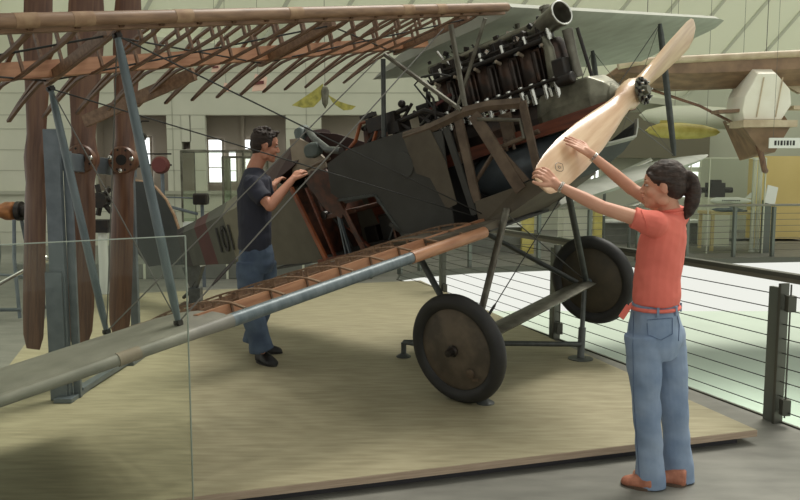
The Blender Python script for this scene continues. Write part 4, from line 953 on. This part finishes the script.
# ================================================================== PEOPLE
def remesh(name, mb, m, parent, voxel=.006, smooth=3, label=None, noise=0, nscale=12, seed=0):
    me0 = mb.mesh(name+'_raw', None); tmp = bpy.data.objects.new('tmp', me0); C.objects.link(tmp)
    r = tmp.modifiers.new('r', 'REMESH'); r.mode = 'VOXEL'; r.voxel_size = voxel; r.use_smooth_shade = True
    if smooth: s_ = tmp.modifiers.new('s', 'SMOOTH'); s_.factor = .5; s_.iterations = smooth
    bpy.context.view_layer.update(); dg = bpy.context.evaluated_depsgraph_get()
    me = bpy.data.meshes.new_from_object(tmp.evaluated_get(dg)); bpy.data.objects.remove(tmp)
    if noise:
        from mathutils import noise as nz
        off = V((seed*7.3, seed*3.1, 0))
        cs = [v.co.copy() for v in me.vertices]; ns = [n_.vector.copy() for n_ in me.vertex_normals]; out = []
        for c_, n_ in zip(cs, ns):
            q = c_*nscale+off; out += list(c_+n_*(noise*(nz.noise(q)+.5*nz.noise(q*2.1))))
        me.vertices.foreach_set('co', out)
    me.name = name; me.polygons.foreach_set('use_smooth', [True]*len(me.polygons))
    return obj(name, me, K[m] if isinstance(m, str) else m, parent, label=label) if not me.materials.clear() and not me.materials.append(K[m]) else None
def cone(m, p, r0, q, r1, n=14):
    p, q = V(p), V(q); d = (q-p); L = d.length; d.normalize()
    pts, rs = [], []
    for k in range(5): a = PI/2*k/4; pts.append(p-d*(r0*cos(a))); rs.append(max(.0005, r0*sin(a)))
    for k in range(5): a = PI/2*k/4; pts.append(q+d*(r1*sin(a))); rs.append(max(.0005, r1*cos(a)))
    m.tube(pts, rs, n)
def chain(m, pts, rs):
    for i in range(len(pts)-1): cone(m, pts[i], rs[i], pts[i+1], rs[i+1])
def ell(m, cs, side, ab, n=20):
    # elliptical sections: centres cs, side axis vector, (half side, half front)
    cs = [V(c) for c in cs]; secs = []; side = V(side).normalized()
    for i, c in enumerate(cs):
        d = (cs[min(i+1, len(cs)-1)]-cs[max(i-1, 0)]).normalized(); s_ = (side-d*side.dot(d)).normalized(); f_ = d.cross(s_)
        a, b = ab[i]; secs.append([c+s_*(a*cos(2*PI*k/n))+f_*(b*sin(2*PI*k/n)) for k in range(n)])
    c0, c1 = cs[0], cs[-1]; m.loft(secs, True)
def basis(f, u):   # columns: forward, left, up
    f = V(f).normalized(); u = V(u); l = u.cross(f).normalized(); u = f.cross(l).normalized()
    return M(((f.x,l.x,u.x),(f.y,l.y,u.y),(f.z,l.z,u.z)))
def head(m, c, B, s=1, fem=False):
    def e(p, r, rot=None): m.ball(c+B@(V(p)*s), V(r)*s, 20, B if rot is None else B@rot)
    e((-.008,0,.022),(.094,.074,.09)); e((.03,0,-.035),(.06,.056,.078)); e((.045,0,-.07),(.045,.045,.045))
    e((.068,0,-.100),(.022,.026,.018)); e((.03,0,.03),(.062,.064,.062))
    for sd in (-1,1):
        e((.052,sd*.034,-.032),(.032,.028,.030)); e((-.005,sd*.075,-.012),(.019,.008,.031), M.Rotation(.25,3,'Y')); e((.0,sd*.078,.004),(.013,.009,.014))
        e((.076,sd*.030,.022),(.014,.024,.008)); e((.0,sd*.045,-.075),(.035,.02,.03))
    n0, n1 = c+B@(V((.085,0,.012))*s), c+B@(V((.108,0,-.028))*s); cone(m, n0, .007*s, n1, .0095*s)
    e((.100,0,-.034),(.014,.015,.009)); e((.090,0,-.060),(.010,.024,.0055)); e((.088,0,-.073),(.010,.021,.0065))
def eyes(c, B, s, body):
    for sd in (-1,1):
        p = c+B@(V((.078,sd*.031,.003))*s); o_ = obj('eye', MB().ball(p, (.0115*s,.0115*s,.0075*s), 14, B), K['eye'], body); 
        obj('iris', MB().ball(p+B@(V((.0062,0,0))*s), (.0065*s,.008*s,.0066*s), 10, B), K['iris'], body)
        obj('eyebrow', MB().tube([c+B@(V(q)*s) for q in ((.084,sd*.014,.026),(.085,sd*.030,.032),(.074,sd*.046,.026))], [.002,.0034,.0015], 8), K['hairw'], body)
    obj('lips', MB().ball(c+B@(V((.0955,0,-.0625))*s), (.006*s,.019*s,.0042*s), 12, B).ball(c+B@(V((.0935,0,-.072))*s), (.006*s,.017*s,.005*s), 12, B), K['lips'], body)
def hand(m, w, d, n, thumb, curl=(.25,.35,.3), s=1, spread=.09):
    # w wrist, d finger direction, n back-of-hand normal, thumb side vector sign
    d = V(d).normalized(); n = V(n); n = (n-d*n.dot(d)).normalized(); t = d.cross(n)*thumb
    w = V(w)
    cone(m, w-d*.02*s, .025*s, w+d*.02*s, .024*s)
    for k in range(4):
        o_ = (k-1.5); cone(m, w+d*.01*s+t*(-o_*.011*s), .015*s, w+d*.078*s+t*(-o_*.020*s), .0115*s)
    for k, (L, r) in enumerate(((.070,.0088),(.079,.0092),(.073,.0088),(.058,.0078))):
        o_ = (k-1.5); p = w+d*(.082-.006*abs(o_-.3))*s+t*(-o_*.0205*s); dd = (d - t*(o_*spread)).normalized(); a = 0; pts = [p]
        for j, q in enumerate((.44,.32,.24)):
            a += curl[j]; p = p+(dd*cos(a)-n*sin(a))*(L*q*s); pts.append(p)
        chain(m, pts, [r*s*1.05, r*s, r*s*.92, r*s*.8])
    b0 = w+d*.018*s+t*.018*s; b1 = b0+(d*.6+t*.75-n*.1).normalized()*.042*s; b2 = b1+(d*.85+t*.42-n*.25).normalized()*.032*s; b3 = b2+(d*.92+t*.2-n*.35).normalized()*.026*s
    chain(m, [b0,b1,b2,b3], [.016*s,.0125*s,.0105*s,.008*s])
def shoe(parent, heel, toe, h, w, k, up=None, clog=False):
    heel, toe = V(heel), V(toe); d = (toe-heel).normalized(); L = (toe-heel).length; s_ = V((-d.y,d.x,0)); m = MB()
    prof = [(0,.55,.9),(.05,.78,1.0),(.2,.85,.98),(.38,.8,.9),(.55,.95,.72),(.75,1.0,.55),(.9,.82,.42),(.97,.55,.32),(1.0,.3,.2)]
    secs = []
    for t, a, b in prof:
        c = heel+d*(L*t); n = 14; ring = []
        for q in range(n):
            an = 2*PI*q/n; y = cos(an)*w/2*a; z = sin(an); z = (max(z,-.35)+.35)/1.35*h*b; ring.append(c+s_*y+V((0,0,z+.008)))
        secs.append(ring)
    m.loft(secs, True)
    o_ = remesh('shoe', m, k, parent, .005, 3)
    so_ = MB(); secs = []
    for z in (0,.014):
        secs.append([heel+d*(L*(.5-.52*cos(2*PI*q/24)))+s_*(w*.53*sin(2*PI*q/24)*(1-.12*cos(2*PI*q/24+PI)))+V((0,0,z)) for q in range(24)])
    so_.loft(secs); part_ = obj('sole', so_, K['sole' if clog else 'ink'], o_); return o_

# ---------------------------------------------------------------- woman at the propeller
wf = V((-.86,.50,0)).normalized(); wl = V((-wf.y, wf.x, 0))
wl = V((0,0,1)).cross(wf)                     # her left, towards the camera
W_ = bpy.data.objects.new('person', None); C.objects.link(W_); W_.location = (1.32,3.86,0)
tag(W_, 'dark-haired person in coral polo shirt and blue jeans reaching up to the propeller blade', 'person')
Wi = M.Translation(-W_.location)
def fin(o_):   # meshes are laid out in place; bring them under the figure's Empty
    o_.data.transform(Wi)
    for ch in o_.children: ch.data.transform(Wi)
    return o_
hc = at(662.5,185.5,3.97); HB = basis((-.95,.30,-.02), (.03,0,1))
LS, RS = at(654,224,3.83), at(676,217,4.13)
LE_, LW = at(601,207,3.86), at(556,184.5,3.93)
RE_, RW = at(632,189,4.23), at(589,153,4.26)
m = MB()
head(m, hc, HB, .98, True)
nb = at(671,216,3.98)
ell(m, [hc+V((.02,0,-.04)), hc+V((.03,.0,-.09)), nb, nb+V((.01,0,-.08))], wl, [(.05,.055),(.05,.052),(.06,.058),(.10,.07)])
ell(m, [nb+V((0,0,.0)), at(667,232,3.97), at(661,262,3.95), at(658,300,3.93), at(656,330,3.92)], wl, [(.06,.05),(.13,.07),(.11,.07),(.10,.07),(.10,.08)])
cone(m, LS, .043, LE_, .033); cone(m, LE_, .035, LE_.lerp(LW,.4), .033); cone(m, LE_.lerp(LW,.4), .033, LW, .0215)
cone(m, RS, .043, RE_, .033); cone(m, RE_, .035, RE_.lerp(RW,.4), .033); cone(m, RE_.lerp(RW,.4), .033, RW, .0215)
cone(m, RS, .045, nb-V((0,0,.05)), .045); cone(m, LS, .045, nb-V((0,0,.05)), .045)
bn = V((.50,-.69,.52)); 
hand(m, RW, (at(555,130,4.30)-RW), bn, 1, (.05,.12,.15), .98, .06)
hand(m, LW, (at(535,165,3.94)-LW), V((-.1,-.75,.7)), -1, (.35,.75,.6), .98, .05)
for hip, kn, an in ((at(646,335,3.88), at(646,405,3.86), at(648,470,3.845)), (at(667,335,3.98), at(674,402,3.94), at(678,462,3.92))):
    cone(m, hip, .055, kn, .035); cone(m, kn, .035, an, .03); cone(m, an, .03, V((an.x-.04,an.y+.03,.05)), .028)
body = fin(remesh('body', m, 'skinw', W_, .0042, 2))
n0 = len(bpy.data.objects)
eyes(hc, HB, .98, body)
for ch in body.children: ch.data.transform(Wi)
# hair
m = MB()
def he(p, r, rot=None): m.ball(hc+HB@V(p), r, 22, HB if rot is None else HB@rot)
he((-.020,0,.042),(.100,.083,.092)); he((-.055,0,.0),(.064,.073,.075)); he((.025,0,.068),(.058,.058,.045), M.Rotation(.35,3,'Y')); he((-.03,.045,.03),(.05,.036,.06)); he((-.03,-.045,.03),(.05,.036,.06))
for sd in (-1,1): chain(m, [hc+HB@V(q) for q in ((.062,sd*.045,.055),(.035,sd*.066,.03),(-.01,sd*.074,.025),(-.07,sd*.05,.03))], [.014,.014,.016,.02])
chain(m, [hc+HB@V(q) for q in ((-.09,0,.045),(-.118,0,.058),(-.142,-.005,.03),(-.150,-.01,-.03),(-.142,-.01,-.09),(-.128,-.01,-.135),(-.112,0,-.165))], [.02,.02,.03,.038,.038,.028,.009])
hr = fin(remesh('hair', m, 'hairw', W_, .005, 2, noise=.004, nscale=38, seed=2))
fin(obj('hair_tie', MB().torus(hc+HB@V((-.105,0,.052)), HB@V((-1,0,.3)), .021, .007, 20, 8), K['black'], W_))
# shirt
m = MB()
ell(m, [at(656,303,3.93), at(656.5,296,3.93), at(657,278,3.94), at(660,255,3.95), at(664,235,3.97), at(668,222,3.98), at(671,216,3.985), at(671.5,211,3.985)], wl,
    [(.150,.115),(.151,.118),(.142,.114),(.150,.116),(.163,.112),(.150,.095),(.085,.075),(.062,.062)])
for S_, E_, k in ((LS, LE_, .40), (RS, RE_, .30)):
    cone(m, S_, .066, S_.lerp(E_, k*.6), .058); ell(m, [S_.lerp(E_, .0), S_.lerp(E_, k*.7), S_.lerp(E_, k)], (0,0,1), [(.062,.058),(.056,.052),(.055,.05)]); cone(m, S_, .062, nb+V((0,0,-.05)), .055)
shirt = fin(remesh('shirt', m, 'coral', W_, .006, 3, noise=.007, nscale=11, seed=1))
m = MB(); cc = nb+V((-.005,0,.012))
for k, rr in ((0,.064),(1,.059)): m.torus(cc+V((.002*k,0,.016*k)), (-.12,.06,1), rr, .009, 30, 8)
sc_ = obj('collar', m, K['coral'], shirt); sc_.data.transform(Wi)
# jeans
m = MB()
ell(m, [at(655,297,3.93), at(655,312,3.93), at(654.5,325,3.93), at(654,340,3.93), at(654,356,3.93)], wl, [(.138,.103),(.150,.118),(.158,.130),(.158,.133),(.13,.115)])
ell(m, [at(643,334,3.86), at(644,365,3.86), at(646,400,3.85), at(648,430,3.845), at(650,460,3.84), at(650,487,3.83)], wl, [(.086,.092),(.080,.086),(.062,.072),(.055,.066),(.060,.070),(.068,.080)])
ell(m, [at(666,334,3.98), at(670,365,3.97), at(673,400,3.94), at(676,430,3.93), at(678,458,3.92), at(679,481,3.91)], wl, [(.084,.096),(.080,.088),(.066,.074),(.056,.068),(.062,.074),(.068,.082)])
for q in (at(650,336,3.88),at(662,335,3.95)): m.ball(q+wf*-.035, (.08,.08,.085), 16)
jn = fin(remesh('jeans', m, 'jeans', W_, .006, 3, noise=.008, nscale=9, seed=5))
a, b = at(655,306.5,3.93), at(655,303,3.93)
def band(c, a_, b_, r): 
    return [c+wl*(a_*cos(2*PI*k/40))+wf*(b_*sin(2*PI*k/40)) for k in range(41)]
bl = obj('belt', MB().tube(band(a, .149, .117, 0), .010, 8, flat=1), K['coral'], jn); bl.data.transform(Wi)
bl = obj('belt_end', MB().beam(at(629,306,3.88), at(621,318,3.86), .03, .008, (0,1,0)), K['coral'], jn); bl.data.transform(Wi)
m = MB()
for an in (2.6,3.6,4.3,5.1,5.9): c = a+wl*(.158*cos(an))+wf*(.125*sin(an)); m.beam(c-V((0,0,.025)), c+V((0,0,.02)), .012, .008, c-a)
o_ = obj('belt_loop', m, K['jeans'], jn); o_.data.transform(Wi)
# back pocket outlines and side seam lying on the surface of the jeans
from mathutils.bvhtree import BVHTree
def on_surface(o_, pxs, r, name, k, W, sub=5, lift=.002):
    me = o_.data; bv = BVHTree.FromPolygons([v.co.copy() for v in me.vertices], [tuple(p.vertices) for p in me.polygons]); pts = []
    for (a0, b0), (a1, b1) in zip(pxs[:-1], pxs[1:]):
        for j in range(sub):
            s = j/sub; x_, y_ = a0+(a1-a0)*s, b0+(b1-b0)*s; d = (at(x_, y_, 3)-EYE).normalized(); h = bv.ray_cast(EYE-W, d)
            if h[0] is not None: pts.append(h[0]+h[1]*lift)
    if len(pts) > 2:
        q = obj(name, MB().tube(pts, r, 5), K[k], o_); return q
WL = W_.location
on_surface(jn, [(647,320),(672,318),(672,334),(661,340),(648,335),(647,320)], .0022, 'pocket_seam', 'jseam', WL)
on_surface(jn, [(675,308),(679,325),(678,345)], .0022, 'side_seam', 'jseam', WL)
on_surface(jn, [(634,312),(633,345),(634,400),(637,440),(640,482)], .0018, 'side_seam', 'jseam', WL, 8)
on_surface(shirt, [(640,208),(646,222),(648,236)], .002, 'sleeve_seam', 'coral', WL, 6)
fp, tp_ = at(655,488,3.86), at(628,486,3.86)
s1 = shoe(W_, (1.285,3.79,0), (1.145,3.88,0), .08, .092, 'clog', clog=True); s2 = shoe(W_, (1.465,3.84,0), (1.32,3.92,0), .08, .092, 'clog', clog=True)
for s_ in (s1, s2): s_.data.transform(Wi); [c.data.transform(Wi) for c in s_.children]
for (A_, B_) in ((LW, LE_), (RW, RE_)):
    c = A_.lerp(B_, .10); d = (B_-A_).normalized(); o_ = obj('bracelet', MB().torus(c, d, .026, .0035, 26, 8).torus(c+d*.009, d, .0265, .003, 26, 8), K['chrome'], W_); o_.data.transform(Wi)

# ---------------------------------------------------------------- man at the cockpit
mf = V((.90,.42,0)).normalized(); ml = V((0,0,1)).cross(mf)   # left is away from the camera
N_ = bpy.data.objects.new('person', None); C.objects.link(N_); N_.location = (-1.12,6.15,ZP)
tag(N_, 'short-haired person in navy T-shirt and dark jeans leaning to look into the cockpit', 'person')
Wi = M.Translation(-N_.location)
YM = 6.05
hc = at(265,145,YM+.05); HB = basis((.93,.30,-.16), (.12,0,1))
RSh, LSh = at(251,184,YM-.13), at(262,181,YM+.22)
REl, RWr = at(270,206,YM-.22), at(292,180,YM-.08)
LEl, LWr = at(268,203,YM+.30), at(274,185,YM+.33)
nb = at(254,169,YM+.03)
m = MB(); head(m, hc, HB, 1.05)
ell(m, [hc+HB@V((-.02,0,-.05)), hc+HB@V((-.03,0,-.11)), nb, nb+V((0,0,-.08))], ml, [(.055,.06),(.054,.058),(.060,.060),(.08,.06)])
ell(m, [nb, at(254,190,YM), at(254,215,YM), at(256,245,YM), at(256,262,YM)], ml, [(.05,.045),(.13,.07),(.12,.07),(.10,.07),(.10,.08)])
cone(m, RSh, .05, REl, .040); cone(m, REl, .042, REl.lerp(RWr,.35), .041); cone(m, REl.lerp(RWr,.35), .041, RWr, .027)
cone(m, LSh, .05, LEl, .040); cone(m, LEl, .042, LWr, .027); cone(m, RSh, .045, nb-V((0,0,.06)), .04); cone(m, LSh, .045, nb-V((0,0,.06)), .04)
hand(m, RWr, at(301,169,YM-.02)-RWr, V((-.45,-.6,.65)), 1, (.3,.5,.4), 1.02, .05)
hand(m, LWr, at(281,176,YM+.42)-LWr, V((-.45,-.4,.8)), -1, (.3,.5,.4), 1.02, .05)
for hip, kn, an in ((at(250,262,YM-.08), at(252,308,YM-.10), at(262,350,YM-.07)), (at(265,262,YM+.12), at(262,300,YM+.2), at(254,340,YM+.25))):
    cone(m, hip, .055, kn, .038); cone(m, kn, .038, an, .034)
body = fin(remesh('body', m, 'skin', N_, .005, 2)); eyes(hc, HB, 1.05, body)
for ch in body.children: ch.data.transform(Wi)
m = MB()
he((-.020,0,.040),(.100,.083,.090)); he((-.055,0,.0),(.062,.075,.080)); he((.038,0,.088),(.046,.056,.030), M.Rotation(-.1,3,'Y')); he((-.05,0,-.05),(.045,.055,.045))
for sd in (-1,1): he((.015,sd*.070,.015),(.028,.014,.032))
rr = random.Random(3)
for k in range(90):
    th, ph = rr.uniform(0,2*PI), rr.uniform(0,1.25); q = V((-.015+.100*sin(ph)*cos(th), .083*sin(ph)*sin(th), .045+.088*cos(ph))); 
    if q.x > .075 and q.z < .08: continue
    m.ball(hc+HB@(q*1.04), rr.uniform(.006,.011), 8)
for k in range(14): m.ball(hc+HB@(V((.070+rr.uniform(-.02,.015), rr.uniform(-.045,.045), .095+rr.uniform(-.008,.02)))), rr.uniform(.008,.014), 8)
hr = fin(remesh('hair', m, 'hair', N_, .005, 1, noise=.003, nscale=45, seed=4))
m = MB()
ell(m, [at(255,250,YM), at(255,246,YM), at(255,230,YM), at(254,208,YM), at(254,192,YM), at(255,181,YM+.01), at(254.5,174,YM+.02), at(254.5,170,YM+.03)], ml,
    [(.155,.125),(.158,.128),(.158,.125),(.172,.128),(.185,.125),(.165,.11),(.10,.09),(.072,.072)])
for S_, E_, k in ((RSh, REl, .72), (LSh, LEl, .7)):
    ell(m, [S_+V((0,0,.02)), S_.lerp(E_, k*.5), S_.lerp(E_, k)], (1,0,.2), [(.068,.07),(.068,.066),(.066,.064)]); cone(m, S_, .068, S_.lerp(E_,.3), .064); cone(m, S_, .066, nb+V((0,0,-.06)), .06)
fin(remesh('shirt', m, 'navy', N_, .007, 3, noise=.008, nscale=9, seed=7))
m = MB()
ell(m, [at(256,244,YM), at(256,252,YM), at(256,263,YM), at(256,272,YM)], ml, [(.150,.120),(.158,.130),(.165,.138),(.14,.12)])
ell(m, [at(250,262,YM-.08), at(250,285,YM-.09), at(252,308,YM-.10), at(257,330,YM-.09), at(262,350,YM-.07)], ml, [(.095,.105),(.090,.10),(.075,.085),(.072,.085),(.07,.095)])
ell(m, [at(264,262,YM+.12), at(264,285,YM+.16), at(262,306,YM+.20), at(257,325,YM+.23), at(253,342,YM+.25)], ml, [(.095,.105),(.088,.098),(.074,.084),(.068,.08),(.066,.085)])
fin(remesh('jeans', m, 'jeansd', N_, .007, 3, noise=.009, nscale=8, seed=9))
s1 = shoe(N_, (-1.13,6.10,ZP), (-.965,5.90,ZP), .10, .11, 'shoe'); s2 = shoe(N_, (-1.25,6.36,ZP), (-.98,6.34,ZP), .10, .11, 'shoe')
for s_ in (s1, s2): s_.data.transform(Wi); [c.data.transform(Wi) for c in s_.children]
# ================================================================== LIGHT
w = bpy.data.worlds.new('w'); bpy.context.scene.world = w; w.use_nodes = True
bg = w.node_tree.nodes['Background']; bg.inputs[0].default_value = (.99,1.0,.92,1); bg.inputs[1].default_value = .88
sl_ = bpy.data.lights.new('skylight_sun', 'SUN'); sl_.energy = 3.2; sl_.angle = .4; sl_.color = (1,.97,.88)
so = bpy.data.objects.new('skylight_sun', sl_); C.objects.link(so)
so.rotation_euler = V((-.35,-.45,-1)).to_track_quat('-Z','Y').to_euler()
# unseen fill lights added under the floor slab to brighten the white lower level
for x, y in ((.5,7.5),(2.2,3.0),(6,16),(11,17),(1,15)):
    al_ = bpy.data.lights.new('lower_level_fill', 'AREA'); al_.energy = 230; al_.size = 2.2; al_.color = (.96,1,.92)
    ao = bpy.data.objects.new('lower_level_fill', al_); C.objects.link(ao); ao.location = (x-2.2, y, -.45)
sc = bpy.context.scene
sc.view_settings.view_transform = 'Standard'; sc.view_settings.look = 'None'; sc.view_settings.gamma = 1; sc.view_settings.exposure = 0
sc.view_settings.use_curve_mapping = False
